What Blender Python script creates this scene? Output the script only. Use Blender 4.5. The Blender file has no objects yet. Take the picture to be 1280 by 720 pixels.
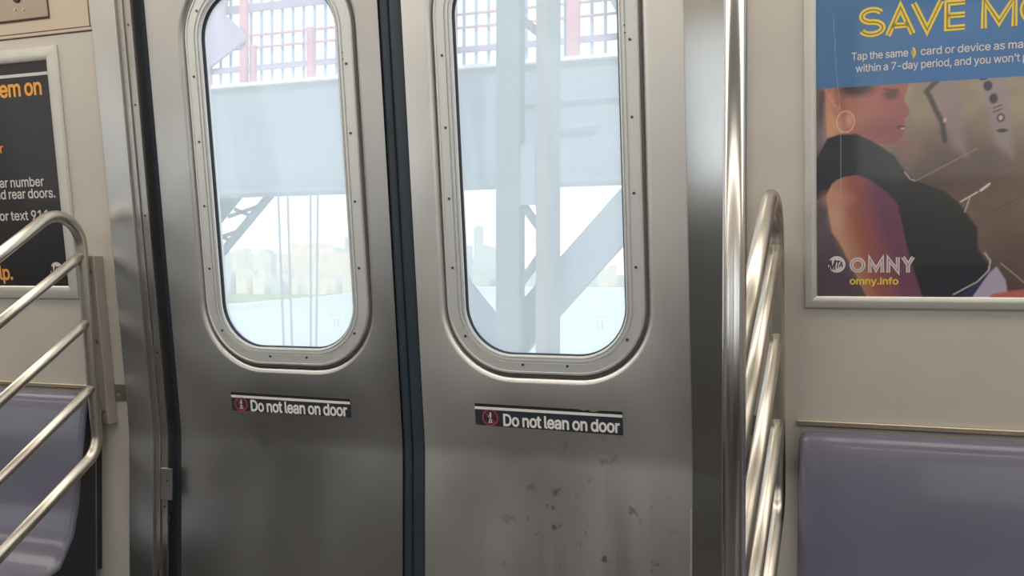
import bpy, bmesh, math, random
import numpy as np
from mathutils import Vector, Matrix
random.seed(7)
# ------------------------------------------------------------------ data in metres: (x along the wall, height)
P = {"face":[[-0.0991,1.5022],[0.0429,1.5009],[0.0417,1.4901],[0.0379,1.4768],[0.0341,1.4647],[0.042,1.4506],[0.0434,1.4396],[0.0356,1.4332],[0.037,1.4263],[0.0344,1.4195],[0.0358,1.4126],[0.0306,1.4005],[0.0202,1.3899],[0.0005,1.3894],[-0.0221,1.3988],[-0.0463,1.4098],[-0.0761,1.4112],[-0.0938,1.4065],[-0.0965,1.4474],[-0.0964,1.4699]],"shirt":[[-0.0938,1.4051],[-0.0747,1.4112],[-0.0449,1.4111],[-0.0181,1.3973],[0.0018,1.3838],[0.019,1.3692],[0.0349,1.345],[0.0547,1.3249],[0.1,1.3069],[0.1257,1.2828],[0.1541,1.2409],[0.1546,1.2064],[0.1714,1.1787],[0.168,1.1579],[0.1467,1.1425],[0.115,1.1199],[0.063,1.1081],[0.0466,1.1792],[0.0289,1.2641],[0.0022,1.307],[-0.0449,1.3381],[-0.0789,1.3307],[-0.0968,1.3027],[-0.1275,1.2891],[-0.1133,1.3676]],"pants":[[0.0334,1.175],[0.1726,1.1787],[0.1681,1.1509],[0.1468,1.1369],[0.1151,1.1086],[0.0604,1.1081]],"arm":[[-0.0955,1.3027],[-0.0858,1.3238],[-0.0652,1.336],[-0.0422,1.338],[-0.0179,1.3273],[0.0061,1.3069],[0.0248,1.2853],[0.0303,1.2571],[0.0371,1.2217],[0.0466,1.1863],[0.0601,1.1437],[0.0709,1.1082],[-0.02,1.1073],[-0.0515,1.1724],[-0.0721,1.2159],[-0.0859,1.2377],[-0.0914,1.2667]],"colA":[[0.0788,1.4984],[0.1204,1.5009],[0.1285,1.4523],[0.1347,1.3644],[0.1144,1.3788],[0.0934,1.4409]],"colB":[[0.1502,1.4962],[0.199,1.5007],[0.2065,1.36],[0.1791,1.3853]],"bag":[[0.1445,1.1159],[0.1729,1.1621],[0.1852,1.1745],[0.1993,1.151],[0.2049,1.1164]],"navy":[[0.1316,1.1242],[0.1606,1.1468],[0.1743,1.1523],[0.1645,1.1342],[0.1445,1.1215]],"pink":[[0.1686,1.1161],[0.181,1.1274],[0.2403,1.1373],[0.2407,1.1167]],"strapA":[[0.0877,1.4951],[0.0701,1.4774],[0.0766,1.4662],[0.0857,1.444],[0.0961,1.4231],[0.1003,1.3917]],"lines":[[[0.0363,1.3408],[0.0455,1.328],[0.0547,1.3249]],[[0.0572,1.3262],[0.152,1.3771]],[[0.1269,1.2868],[0.1532,1.3025]],[[0.1581,1.3051],[0.1716,1.3156]],[[0.1335,1.2688],[0.1408,1.292]],[[0.1692,1.3129],[0.2358,1.3508]],[[0.17,1.2653],[0.2369,1.3001]],[[0.1913,1.18],[0.2328,1.1428]],[[0.1175,1.1256],[0.1555,1.1481],[0.1728,1.1676],[0.1751,1.1842],[0.1661,1.198]]],"ear":[[[-0.0977,1.4965],[-0.0909,1.4765],[-0.0747,1.4504]],[[-0.0896,1.482],[-0.0814,1.4648],[-0.0719,1.4558]]],"hoop":[-0.0625,1.433],"eye":[0.0132,1.4756],"mouth":[0.0292,1.4184],"hair":[-0.045,1.4903],"cheek":[-0.0557,1.4354],"b1":[0.1665,1.4805],"b2":[0.1754,1.4588],"b3":[0.187,1.4263],"b0":[0.1589,1.4943],"b4":[0.1898,1.4048],"bar1":[0.1818,1.4451],"bar2":[0.1819,1.4385],"neck":[-0.0856,1.43],"jaw":[-0.0115,1.4122],"blue":[[-0.11,1.4931],[0.2208,1.4927]],"T":{"tap":[[-0.0517,1.5383],[0.2198,1.5435]],"within":[[-0.045,1.5165],[0.2202,1.5227]],"omnyinfo":[[-0.0556,1.1419],[0.027,1.1422]],"emon":[[-2.0337,1.5983],[-1.9013,1.5957]],"r":[[-2.0529,1.4636],[-2.0425,1.4632]],"num":[[-2.065,1.3796],[-1.9252,1.3782]],"rear":[[-2.0689,1.352],[-1.8911,1.3491]],"text911":[[-2.0768,1.2966],[-1.941,1.2978]],"lp":[[-2.0978,1.1499],[-2.0554,1.1479]]},"mtaR":[[-0.0777,1.179],[-0.0625,1.1789],[-0.0777,1.1942]],"mtaL":[[-1.9091,1.1718],[-1.8863,1.1717],[-1.9065,1.1915]],"omny":[[-0.0556,1.1637],[0.0533,1.1664],[-0.0556,1.1926],[-0.0269,1.1637],[-0.0229,1.1637],[0.0041,1.1651],[0.0068,1.1651],[0.0282,1.165],[0.0335,1.165]],"save":[[-0.0411,1.5751],[0.0036,1.5755],[0.0023,1.5756],[0.0526,1.5768],[0.0437,1.5762],[0.0969,1.5771],[0.0969,1.5758],[0.1343,1.5753],[0.1539,1.5749],[0.2096,1.5767],[0.2096,1.5767],[-0.0188,1.6274],[0.1212,1.6249]],"stL_text":[[-1.3885,0.8415],[-1.1304,0.8448],[-1.3862,0.8674]],"stL_ring":[[-1.4151,0.8565],[-1.3983,0.8573]],"stR_text":[[-0.7533,0.8403],[-0.4988,0.8391],[-0.7522,0.8654]],"stR_ring":[[-0.7828,0.8561],[-0.7653,0.857]],"stL":[[-1.4418,0.8841],[-1.1217,0.881],[-1.1247,0.8387],[-1.4437,0.8398],[-1.4423,0.8783],[-1.4429,0.8725]],"stR":[[-0.8173,0.8857],[-0.4925,0.8816],[-0.4923,0.8328],[-0.8179,0.8386],[-0.8176,0.8805],[-0.8179,0.8744]],"marks":[[-1.1537,1.0578],[-0.5385,1.0627]],"dots":[[-1.0875,1.6375],[-1.0875,1.6242],[-0.4678,1.6413],[-0.4667,1.6271]],"plate":[[-1.8555,1.7728],[-2.0087,1.7732],[-1.9461,1.8198],[-1.9543,1.7973],[-1.9282,1.795]],"wline":[[-2.0272,1.6439],[-1.8747,1.6456]]}
LAMP, SKY, SUN, EXPO = 3.4, 1.85, 2.3, 0.0
GLYPHS = {"'":[206,[[78,318,70,509,136,509,128,318]]],",":[188,[[38,-119,68,71,137,71,84,-119]]],"-":[453,[[337,244,337,188,114,188,114,244]]],".":[188,[[95,-4,83,-3,73,1,63,9,55,18,51,29,50,41,51,53,55,64,63,73,73,81,83,85,95,87,107,85,118,81,128,73,135,64,140,53,141,41,140,29,135,18,128,9,118,1,107,-3]]],"1":[453,[[76,0,76,55,391,55,391,0],[276,509,276,0,212,0,212,448,209,448,86,358,86,427,198,509]]],"7":[453,[[97,0,323,448,323,452,62,452,62,509,391,509,391,449,165,0]]],"9":[453,[[226,516,256,513,285,506,310,494,333,478,352,458,368,434,380,408,387,378,389,347,387,322,382,296,373,270,359,240,340,207,315,168,200,0,130,0,301,248,307,248,302,238,295,229,287,221,278,214,268,207,257,202,245,198,232,195,218,195,188,197,161,203,137,214,116,229,98,247,83,269,72,294,66,321,64,352,66,382,73,411,85,436,101,459,120,479,143,494,168,506,196,513],[226,460,207,459,190,454,174,446,160,435,148,423,138,407,131,390,127,372,125,352,127,331,131,313,138,295,148,280,160,268,174,257,190,250,207,245,226,243,245,245,263,249,279,257,293,267,305,280,314,295,322,312,326,330,327,350,326,371,322,390,314,407,305,422,293,435,279,446,263,454,245,459]]],"A":[479,[[16,0,201,509,276,509,463,0,395,0,287,302,280,323,272,346,264,372,255,402,244,438,232,478,245,478,233,437,222,402,213,371,204,345,197,322,191,302,85,0],[110,142,110,199,370,199,370,142]]],"D":[502,[[219,0,96,0,96,57,215,57,254,60,288,68,318,81,343,99,363,122,379,149,390,181,397,216,399,255,397,294,390,329,379,361,364,388,344,410,320,428,291,441,258,449,221,452,93,452,93,509,225,509,273,505,315,495,353,478,385,455,412,426,433,391,449,351,458,306,462,255,458,205,449,159,433,119,411,83,384,54,351,31,312,14,268,3],[125,509,125,0,60,0,60,509]]],"H":[517,[[60,0,60,509,125,509,125,289,392,289,392,509,457,509,457,0,392,0,392,232,125,232,125,0]]],"M":[628,[[60,0,60,509,152,509,277,187,280,179,284,170,287,159,291,147,295,135,299,123,303,110,307,97,311,84,315,71,319,60,322,49,307,49,311,59,314,71,318,83,322,95,326,108,330,121,334,134,338,146,342,158,346,169,349,179,352,187,476,509,568,509,568,0,504,0,504,291,504,302,504,314,504,327,505,340,505,354,505,369,505,383,506,398,506,413,506,428,507,443,507,457,513,457,508,441,503,425,498,409,492,393,487,378,482,363,477,348,472,335,467,322,463,310,459,300,456,291,342,0,286,0,170,291,167,300,163,310,159,321,155,333,150,347,145,361,140,376,134,392,129,408,124,424,118,441,112,457,119,457,119,444,120,430,120,416,120,401,121,386,121,372,121,357,121,342,122,328,122,315,122,302,122,291,122,0]]],"T":[448,[[32,452,32,509,417,509,417,452,257,452,257,0,193,0,193,452]]],"a":[389,[[160,-9,137,-7,115,-3,94,5,76,15,60,29,48,45,38,63,32,84,30,108,32,128,36,146,43,161,53,174,64,184,78,193,92,200,108,206,125,211,143,214,161,217,178,220,200,223,218,225,234,227,247,229,257,231,265,235,271,240,274,246,276,255,276,257,275,272,272,285,267,297,260,307,251,315,240,322,227,327,212,330,196,331,178,330,163,327,149,322,137,316,127,309,118,301,110,292,104,283,100,274,41,291,51,313,64,331,79,346,95,358,114,368,133,375,153,380,173,383,194,384,208,384,223,382,239,379,255,375,271,369,286,360,300,350,312,336,322,320,330,301,335,278,337,251,337,0,277,0,277,52,272,52,267,43,260,34,252,25,242,16,229,8,215,1,199,-4,181,-7],[170,45,192,47,211,51,228,59,242,68,254,80,263,93,270,108,274,122,276,138,276,190,272,187,267,184,259,182,251,180,241,178,231,176,221,174,210,173,200,171,191,170,182,169,175,168,161,166,147,163,134,159,122,153,112,147,103,139,97,130,93,118,92,105,93,93,96,82,102,72,109,64,119,57,130,52,142,48,156,46]]],"b":[424,[[229,-8,208,-7,189,-3,172,4,159,12,147,21,138,31,130,41,123,50,118,59,112,59,112,0,53,0,53,509,114,509,114,319,118,319,123,327,130,336,137,346,147,355,158,364,171,373,188,379,207,383,229,384,259,382,287,374,313,361,335,342,354,320,370,293,381,261,388,227,390,189,388,151,381,116,370,84,355,57,336,34,313,16,288,3,260,-6],[220,47,242,49,262,55,279,66,294,80,306,97,316,117,323,139,327,163,328,189,327,215,323,239,316,261,307,281,295,298,280,311,262,322,243,328,220,330,198,328,178,322,161,312,147,299,134,282,125,263,118,241,114,216,113,189,114,162,118,138,125,115,135,95,147,78,162,65,179,55,198,49]]],"c":[396,[[207,-8,174,-5,144,3,117,16,93,35,72,58,56,85,44,116,37,150,34,187,37,225,44,260,56,291,72,318,93,341,117,360,144,374,174,382,207,384,226,384,243,381,260,377,276,371,291,364,305,356,318,346,330,335,340,322,349,308,356,293,362,277,303,262,300,272,295,281,290,289,284,297,278,304,270,311,261,316,252,321,242,325,231,328,220,329,207,330,184,328,163,321,145,310,130,296,118,278,108,258,102,236,98,212,96,187,98,163,102,139,108,117,118,97,130,80,145,66,163,55,184,49,207,46,220,47,232,49,243,52,253,55,262,60,271,66,279,73,285,80,292,89,297,98,301,107,304,117,363,102,357,86,350,70,341,56,331,43,319,32,306,21,292,12,277,5,261,-1,244,-5,226,-7]]],"d":[424,[[195,-8,165,-6,137,3,111,16,89,34,70,57,55,84,43,116,36,151,34,189,36,227,43,261,55,293,70,320,89,342,112,361,137,374,165,382,196,384,218,383,237,379,253,373,267,364,278,355,287,346,295,336,301,327,306,319,311,319,311,509,372,509,372,0,313,0,313,59,307,59,301,50,295,41,287,31,277,21,266,12,252,4,236,-3,217,-7],[205,47,226,49,246,55,263,65,278,78,290,95,299,115,306,138,310,162,312,189,310,216,306,241,300,263,290,282,278,299,263,312,246,322,227,328,205,330,182,328,162,322,145,311,130,298,118,281,108,261,102,239,98,215,96,189,98,163,102,139,109,117,118,97,130,80,145,66,162,55,182,49]]],"e":[404,[[212,-8,177,-5,145,3,117,16,92,35,72,58,56,85,44,116,37,150,34,187,36,224,44,258,55,290,71,317,91,340,115,359,142,373,172,382,205,384,226,383,246,380,266,374,285,366,303,355,319,341,334,324,347,305,357,282,365,256,370,227,371,194,371,169,75,169,75,221,338,221,310,202,308,226,304,248,298,269,288,286,277,301,263,314,246,323,227,328,205,330,183,328,164,323,146,313,131,301,119,286,109,270,102,251,97,231,96,211,96,178,98,151,102,127,110,106,121,88,135,73,151,61,169,53,190,48,212,46,227,47,241,49,254,53,265,58,276,65,285,73,294,82,300,93,306,105,365,91,358,72,348,55,335,39,320,26,302,14,283,4,261,-3,237,-7]]],"f":[253,[[228,379,228,327,6,327,6,379],[81,0,81,432,82,452,87,470,96,486,107,499,120,510,135,519,152,525,169,529,187,530,201,530,212,529,222,527,231,525,238,523,243,521,227,468,224,470,220,471,215,472,209,473,202,474,195,474,178,472,164,468,154,460,147,449,143,435,142,419,142,0]]],"h":[410,[[114,227,114,0,53,0,53,509,114,509,114,287,102,287,116,319,132,344,152,362,175,374,200,382,227,384,252,383,275,377,295,369,313,356,328,340,341,321,350,298,355,271,357,240,357,0,296,0,296,235,293,263,286,286,273,304,256,318,235,326,210,329,192,328,176,324,161,317,147,308,136,297,126,283,119,266,115,248]]],"i":[166,[[53,0,53,379,114,379,114,0],[84,443,73,444,63,448,54,455,47,463,43,472,41,483,43,494,47,504,54,512,63,518,73,522,84,524,95,522,105,518,114,512,121,504,125,494,126,483,125,472,121,463,114,455,105,448,95,444]]],"l":[189,[[139,-2,112,0,91,8,74,20,62,37,55,59,53,84,53,509,114,509,114,99,114,83,117,71,120,62,126,57,135,53,146,52,152,52,157,52,160,53,164,53,167,54,170,54,181,3,175,1,169,0,162,-1,154,-2,147,-2]]],"m":[610,[[53,0,53,379,112,379,112,295,108,295,114,314,122,331,132,346,144,358,158,368,172,376,187,382,203,385,219,386,245,383,268,375,287,361,303,342,314,320,321,295,312,295,318,312,326,329,337,343,350,356,364,366,381,375,398,381,417,385,437,386,458,385,478,380,497,372,514,361,529,346,541,328,550,307,555,283,557,255,557,0,496,0,496,254,493,279,485,298,473,313,456,323,438,329,419,330,402,329,387,326,374,320,363,312,353,302,345,290,340,277,336,263,335,247,335,0,274,0,274,260,272,280,265,297,253,311,238,322,220,328,199,330,185,329,171,326,158,320,145,312,135,302,126,289,119,274,115,257,114,238,114,0]]],"n":[410,[[114,227,114,0,53,0,53,379,112,379,112,287,102,287,116,319,132,344,152,362,175,374,200,382,227,384,252,383,275,377,295,369,313,356,328,340,341,321,350,298,355,271,357,240,357,0,296,0,296,235,293,263,286,286,273,304,256,318,235,326,210,329,192,328,176,324,161,317,147,308,136,297,126,283,119,266,115,248]]],"o":[415,[[207,-8,174,-5,144,3,117,16,93,35,72,58,56,85,44,116,37,150,34,187,37,225,44,260,56,291,72,318,93,341,117,360,144,374,174,382,207,384,241,382,271,374,299,360,323,341,343,318,359,291,371,260,379,225,381,187,379,150,371,116,359,85,343,58,323,35,299,16,271,3,241,-5],[207,46,231,49,252,55,270,66,285,80,298,97,307,117,314,139,318,163,319,187,318,212,314,236,307,258,298,278,285,296,270,310,252,321,231,328,207,330,184,328,163,321,145,310,130,296,118,278,108,258,102,236,98,212,96,187,98,163,102,139,108,117,118,97,130,80,145,66,163,55,184,49]]],"p":[424,[[53,-143,53,379,112,379,112,319,118,319,123,327,130,336,137,346,147,355,158,364,171,373,188,379,207,383,229,384,259,382,287,374,313,361,335,342,354,320,370,293,381,261,388,227,390,189,388,151,381,116,370,84,355,57,336,34,313,16,288,3,260,-6,229,-8,208,-7,189,-3,173,4,159,12,147,21,138,31,130,41,124,50,118,59,114,59,114,-143],[220,47,242,49,262,55,279,66,294,80,306,97,316,117,323,139,327,163,328,189,327,215,323,239,316,261,307,281,295,298,280,311,262,322,243,328,220,330,198,328,178,322,161,312,147,299,134,282,125,263,118,241,114,216,113,189,114,162,118,138,125,115,135,95,147,78,162,65,179,55,198,49]]],"r":[259,[[53,0,53,379,112,379,112,321,115,321,124,339,137,354,152,367,171,377,191,383,213,385,218,385,223,385,229,384,235,384,240,384,243,384,243,322,241,323,236,324,230,324,223,325,215,326,207,326,190,324,174,321,159,315,146,306,135,296,126,284,119,269,115,254,114,237,114,0]]],"s":[365,[[182,-8,157,-7,133,-3,112,3,93,12,76,24,62,38,50,54,41,73,36,94,94,107,101,87,111,72,124,60,141,52,160,47,181,45,206,47,227,53,244,62,258,74,265,88,268,103,266,115,262,126,254,136,243,144,229,150,212,155,149,170,118,180,92,192,72,208,58,227,50,249,47,274,49,295,55,314,65,332,79,347,95,360,115,370,137,378,161,383,187,384,212,383,234,379,254,372,271,363,286,352,299,339,309,324,318,308,324,290,268,277,262,291,254,304,243,316,228,325,210,331,187,333,166,331,147,326,131,317,119,305,111,292,109,277,110,264,115,253,124,243,136,235,152,229,172,223,229,209,261,200,287,187,306,171,320,153,328,131,331,107,329,85,323,65,312,47,298,31,281,18,260,6,236,-2,210,-7]]],"t":[227,[[204,379,204,327,6,327,6,379],[65,471,126,471,126,98,127,83,130,70,136,61,144,55,156,51,170,50,175,50,180,50,185,51,191,52,197,53,202,54,213,2,207,0,200,-2,192,-3,184,-3,176,-4,168,-4,138,-1,113,7,92,21,77,41,68,64,65,93]]],"u":[410,[[182,-5,158,-3,135,2,115,11,97,23,82,39,69,59,60,82,54,109,53,139,53,379,114,379,114,144,116,117,124,94,137,75,154,61,175,53,200,50,218,51,234,55,249,62,263,71,274,83,283,97,290,113,295,132,296,153,296,379,357,379,357,0,298,0,298,92,307,92,294,60,277,35,257,17,234,5,209,-3]]],"v":[389,[[163,0,17,379,84,379,165,155,173,132,180,110,187,87,193,64,199,42,206,21,184,21,191,42,197,64,203,87,209,110,216,132,224,155,305,379,371,379,226,0]]],"w":[567,[[138,0,23,379,87,379,133,214,140,190,147,164,154,137,161,107,168,75,175,41,165,41,172,74,179,105,186,135,192,163,199,189,206,214,252,379,316,379,362,214,368,189,375,163,382,136,388,106,395,75,402,41,391,41,399,75,406,106,413,135,420,163,427,189,434,214,480,379,545,379,429,0,368,0,319,172,314,189,309,207,305,225,300,243,295,262,291,280,286,299,281,318,277,338,291,338,286,319,281,299,277,280,272,262,267,243,263,225,258,207,253,189,248,172,199,0]]],"x":[378,[[21,0,171,218,171,171,29,379,100,379,147,306,159,287,170,270,179,253,188,237,198,221,207,206,175,206,185,221,194,237,202,253,211,270,222,287,233,306,282,379,352,379,209,169,209,214,358,0,287,0,231,85,219,103,209,120,200,136,191,152,182,167,173,182,205,182,195,167,187,152,178,136,170,120,160,103,148,85,91,0]]],"y":[389,[[47,-139,61,-86,71,-87,83,-89,94,-90,104,-89,113,-86,122,-81,130,-74,138,-64,145,-51,151,-36,163,-1,17,379,84,379,165,155,173,132,180,109,187,87,193,64,199,42,206,21,184,21,190,42,196,64,202,87,209,110,216,132,224,155,305,379,371,379,204,-58,196,-77,187,-93,177,-107,165,-119,153,-128,139,-136,125,-141,109,-144,91,-145,82,-145,73,-144,65,-143,57,-142,52,-140]]]," ":[187,[]]}

SC = bpy.context.scene
COL = SC.collection
ZK, TILT = 0.782, 0.1261          # the car's side wall bends inwards above this height

def bend(h):
    t = h - ZK; w = 0.022
    if t <= -w: return 0.0
    if t >= w: return TILT*t
    return TILT*(t+w)**2/(4*w)
def S(x, h, o=0.0):               # a point on the bent side wall, o metres proud of it
    return Vector((x, -bend(h)-o, h))

# ------------------------------------------------------------------ materials
def new_mat(name):
    m = bpy.data.materials.new(name); m.use_nodes = True
    nt = m.node_tree; nt.nodes.clear()
    out = nt.nodes.new('ShaderNodeOutputMaterial')
    b = nt.nodes.new('ShaderNodeBsdfPrincipled')
    nt.links.new(b.outputs[0], out.inputs[0])
    return m, nt, b, out
def noise(nt, scale, detail=3, coord='Object', stretch=(1,1,1)):
    tc = nt.nodes.new('ShaderNodeTexCoord'); mp = nt.nodes.new('ShaderNodeMapping')
    mp.inputs['Scale'].default_value = stretch
    n = nt.nodes.new('ShaderNodeTexNoise'); n.inputs['Scale'].default_value = scale; n.inputs['Detail'].default_value = detail
    nt.links.new(tc.outputs[coord], mp.inputs[0]); nt.links.new(mp.outputs[0], n.inputs['Vector'])
    return n
def ramp(nt, src, p0, c0, p1, c1):
    r = nt.nodes.new('ShaderNodeValToRGB')
    r.color_ramp.elements[0].position = p0; r.color_ramp.elements[0].color = c0
    r.color_ramp.elements[1].position = p1; r.color_ramp.elements[1].color = c1
    nt.links.new(src, r.inputs[0]); return r
def g(v): return (v, v, v, 1)
def lin(r, g_, b):
    f = lambda c: ((c/255+0.055)/1.055)**2.4 if c > 10 else c/255/12.92
    return (f(r), f(g_), f(b), 1)
def simple(name, col, rough=0.5, metal=0.0, spec=0.5, coat=0.0, var=0.04, vscale=8, bump=0.0, bscale=200, stretch=(1,1,1)):
    m, nt, b, out = new_mat(name)
    n = noise(nt, vscale, 3, stretch=stretch)
    c0 = tuple(max(0, c*(1-var)) for c in col[:3])+(1,); c1 = tuple(c*(1+var) for c in col[:3])+(1,)
    r = ramp(nt, n.outputs['Fac'], .3, c0, .7, c1)
    nt.links.new(r.outputs[0], b.inputs['Base Color'])
    b.inputs['Roughness'].default_value = rough; b.inputs['Metallic'].default_value = metal
    b.inputs['Specular IOR Level'].default_value = spec
    b.inputs['Coat Weight'].default_value = coat; b.inputs['Coat Roughness'].default_value = .08
    if bump:
        n2 = noise(nt, bscale, 2, stretch=stretch); bp = nt.nodes.new('ShaderNodeBump')
        bp.inputs['Strength'].default_value = bump; bp.inputs['Distance'].default_value = .001
        nt.links.new(n2.outputs['Fac'], bp.inputs['Height']); nt.links.new(bp.outputs[0], b.inputs['Normal'])
    return m
def steel(name, col, rough, wave=0.0, brush=0.15, dirt=False, rvar=.08):
    m, nt, b, out = new_mat(name)
    b.inputs['Metallic'].default_value = 1.0
    streak = noise(nt, 5.5, 5, stretch=(1, 1, .55))
    blot = noise(nt, 3.0, 4, stretch=(1, 1, .6))
    c = ramp(nt, streak.outputs['Fac'], .25, tuple(x*.90 for x in col[:3])+(1,), .75, tuple(min(1, x*1.06) for x in col[:3])+(1,))
    colsock = c.outputs[0]
    rr = ramp(nt, blot.outputs['Fac'], .3, g(max(.02, rough-rvar)), .7, g(rough+rvar))
    rsock = rr.outputs[0]
    if dirt:
        tc = nt.nodes.new('ShaderNodeTexCoord')
        sp = noise(nt, 38, 3, stretch=(1, 1, .8)); st = noise(nt, 14, 5, stretch=(1, 1, .12))
        spr = ramp(nt, sp.outputs['Fac'], .625, g(0), .70, g(1)); str_ = ramp(nt, st.outputs['Fac'], .50, g(0), .72, g(.55))
        add = nt.nodes.new('ShaderNodeMath'); add.operation = 'MAXIMUM'
        nt.links.new(spr.outputs[0], add.inputs[0]); nt.links.new(str_.outputs[0], add.inputs[1])
        # the soiled patch, where people kick and lean
        vm = nt.nodes.new('ShaderNodeVectorMath'); vm.operation = 'SUBTRACT'; vm.inputs[1].default_value = dirt
        sc = nt.nodes.new('ShaderNodeVectorMath'); sc.operation = 'MULTIPLY'; sc.inputs[1].default_value = (4.4, 0, 3.6)
        ln = nt.nodes.new('ShaderNodeVectorMath'); ln.operation = 'LENGTH'
        nt.links.new(tc.outputs['Object'], vm.inputs[0]); nt.links.new(vm.outputs[0], sc.inputs[0]); nt.links.new(sc.outputs[0], ln.inputs[0])
        mask = ramp(nt, ln.outputs['Value'], .35, g(1), 1.0, g(0))
        mul = nt.nodes.new('ShaderNodeMath'); mul.operation = 'MULTIPLY'
        nt.links.new(add.outputs[0], mul.inputs[0]); nt.links.new(mask.outputs[0], mul.inputs[1])
        sc2 = nt.nodes.new('ShaderNodeMath'); sc2.operation = 'MULTIPLY'; sc2.inputs[1].default_value = .7
        nt.links.new(mul.outputs[0], sc2.inputs[0])
        mx = nt.nodes.new('ShaderNodeMix'); mx.data_type = 'RGBA'
        nt.links.new(sc2.outputs[0], mx.inputs[0]); nt.links.new(colsock, mx.inputs[6]); mx.inputs[7].default_value = (.10, .085, .07, 1)
        colsock = mx.outputs[2]
    nt.links.new(colsock, b.inputs['Base Color']); nt.links.new(rsock, b.inputs['Roughness'])
    bp = nt.nodes.new('ShaderNodeBump'); bp.inputs['Strength'].default_value = brush; bp.inputs['Distance'].default_value = .0004
    fine = noise(nt, 420, 2, stretch=(1, 1, .02))
    nt.links.new(fine.outputs['Fac'], bp.inputs['Height'])
    if not brush: nt.links.remove(b.inputs['Normal'].links[0]) if b.inputs['Normal'].links else None
    if wave:
        bp2 = nt.nodes.new('ShaderNodeBump'); bp2.inputs['Strength'].default_value = 1.0; bp2.inputs['Distance'].default_value = wave
        big = noise(nt, 3.2, 2, stretch=(1, 1, .7))
        nt.links.new(big.outputs['Fac'], bp2.inputs['Height']); nt.links.new(bp2.outputs[0], bp.inputs['Normal'])
    if brush: nt.links.new(bp.outputs[0], b.inputs['Normal'])
    return m
M = {}
M['channel'] = simple('beige_grey_channel', (.36, .33, .30, 1), .4, metal=.3)
M['groove'] = simple('brown_joint', (.11, .075, .065, 1), .7)
M['wall'] = simple('wall_laminate', (.54, .51, .465, 1), .38, var=.03, bump=.05, bscale=500)
M['wall_up'] = simple('upper_panel_laminate', (.55, .465, .37, 1), .4, var=.03)
M['door'] = steel('brushed_door_steel', (.54, .535, .525), .34, wave=.0022, brush=.05)
M['door_lit_dirty'] = steel('brushed_door_steel_lit_soiled', (.76, .75, .73), .38, wave=.0022, brush=.05, dirt=(.085, 0, .58))  # soiled, and base colour lightened for the brighter reflections on the right leaf
M['jamb'] = steel('bright_jamb_steel', (.60, .61, .61), .15, wave=.0008, brush=.05, rvar=.03)
M['jamb_dull'] = steel('dull_jamb_steel', (.56, .56, .55), .33, wave=.0003, brush=.0, rvar=.03)
M['strip'] = steel('strip_steel', (.45, .435, .42), .32)
M['strip_edge'] = steel('strip_edge_steel', (.60, .59, .57), .35, brush=0)
M['tube'] = steel('polished_tube_steel', (.64, .60, .53), .31, brush=0, rvar=.0)
M['pole'] = steel('polished_pole_steel', (.66, .65, .64), .22, brush=0, rvar=.02)
M['alu'] = simple('window_frame_aluminium', (.68, .70, .70, 1), .40, metal=.5, var=.01, vscale=20)
M['adframe'] = simple('satin_aluminium', (.62, .61, .57, 1), .42, metal=.6, var=.03, vscale=20)
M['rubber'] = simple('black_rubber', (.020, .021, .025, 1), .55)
M['seal'] = simple('slate_blue_rubber', (.026, .040, .058, 1), .42, var=.1, vscale=5)
M['gasket'] = simple('grey_rubber', (.13, .12, .125, 1), .5)
M['screw'] = simple('dark_screw', (.10, .10, .10, 1), .4, metal=.6)
M['bench'] = simple('purple_grey_fibreglass', (.135, .130, .190, 1), .30, coat=.35, var=.06, vscale=4)
M['belt'] = simple('belt_rail_metal', (.55, .47, .36, 1), .3, metal=.8)
M['floor'] = simple('speckled_floor', (.06, .055, .052, 1), .5, var=.4, vscale=150)
M['ceil'] = simple('ceiling_panel', (.80, .75, .68, 1), .5)
M['backdoor'] = simple('opposite_door_metal', (.17, .17, .172, 1), .5)
M['backlow'] = simple('dark_bench_and_kick_panel', (.05, .05, .058, 1), .5)
M['plate'] = steel('access_plate_steel', (.40, .34, .28), .4)
M['black_print'] = simple('black_poster_print', (.012, .012, .015, 1), .35, coat=.18, var=.1)
M['sticker'] = simple('sticker_slate', (.022, .032, .046, 1), .45, var=.15, vscale=30)
M['sticker_black'] = simple('sticker_black_edge', (.012, .012, .014, 1), .6)
M['white_ink'] = simple('white_ink', (.62, .60, .60, 1), .5)
M['sticker_white'] = simple('sticker_white', (.84, .82, .81, 1), .5)
M['orange_ink'] = simple('orange_ink', (.80, .36, .06, 1), .5)
M['rust_ink'] = simple('rust_ink', (.75, .22, .08, 1), .5)
M['yellow_ink'] = simple('yellow_ink', (.80, .62, .08, 1), .4)
M['omny_white'] = simple('logo_white', (.70, .64, .66, 1), .4)
M['inline_ink'] = simple('olive_inline_ink', (.24, .20, .10, 1), .4)
M['inline2_ink'] = simple('mauve_inline_ink', (.30, .19, .22, 1), .4)
M['red_ink'] = simple('red_ink', (.50, .03, .11, 1), .5)
M['dark_ink'] = simple('dark_ink', (.05, .045, .05, 1), .5)
M['mark'] = simple('etched_grey', (.80, .84, .84, 1), .8)
M['steel_ext'] = simple('shaded_blue_grey_bridge_paint', (.26, .29, .315, 1), .7, var=.06, vscale=1.5)  # bridge steel paints darkened to stand in for shade that is not modelled
M['steel_warm'] = simple('shaded_warm_grey_bridge_paint', (.25, .21, .18, 1), .7, var=.08, vscale=1.5)
M['steel_col'] = simple('shaded_grey_green_bridge_paint', (.17, .19, .19, 1), .7, var=.05, vscale=1.5)
M['red_ext'] = simple('faded_red_paint', (.66, .30, .32, 1), .6, var=.12, vscale=2)
M['picket'] = simple('blue_grey_picket', (.38, .46, .56, 1), .6)
M['lavender'] = simple('faded_mauve_paint', (.42, .33, .44, 1), .6)
M['cable'] = simple('suspender_cable', (.30, .34, .34, 1), .6)
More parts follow.
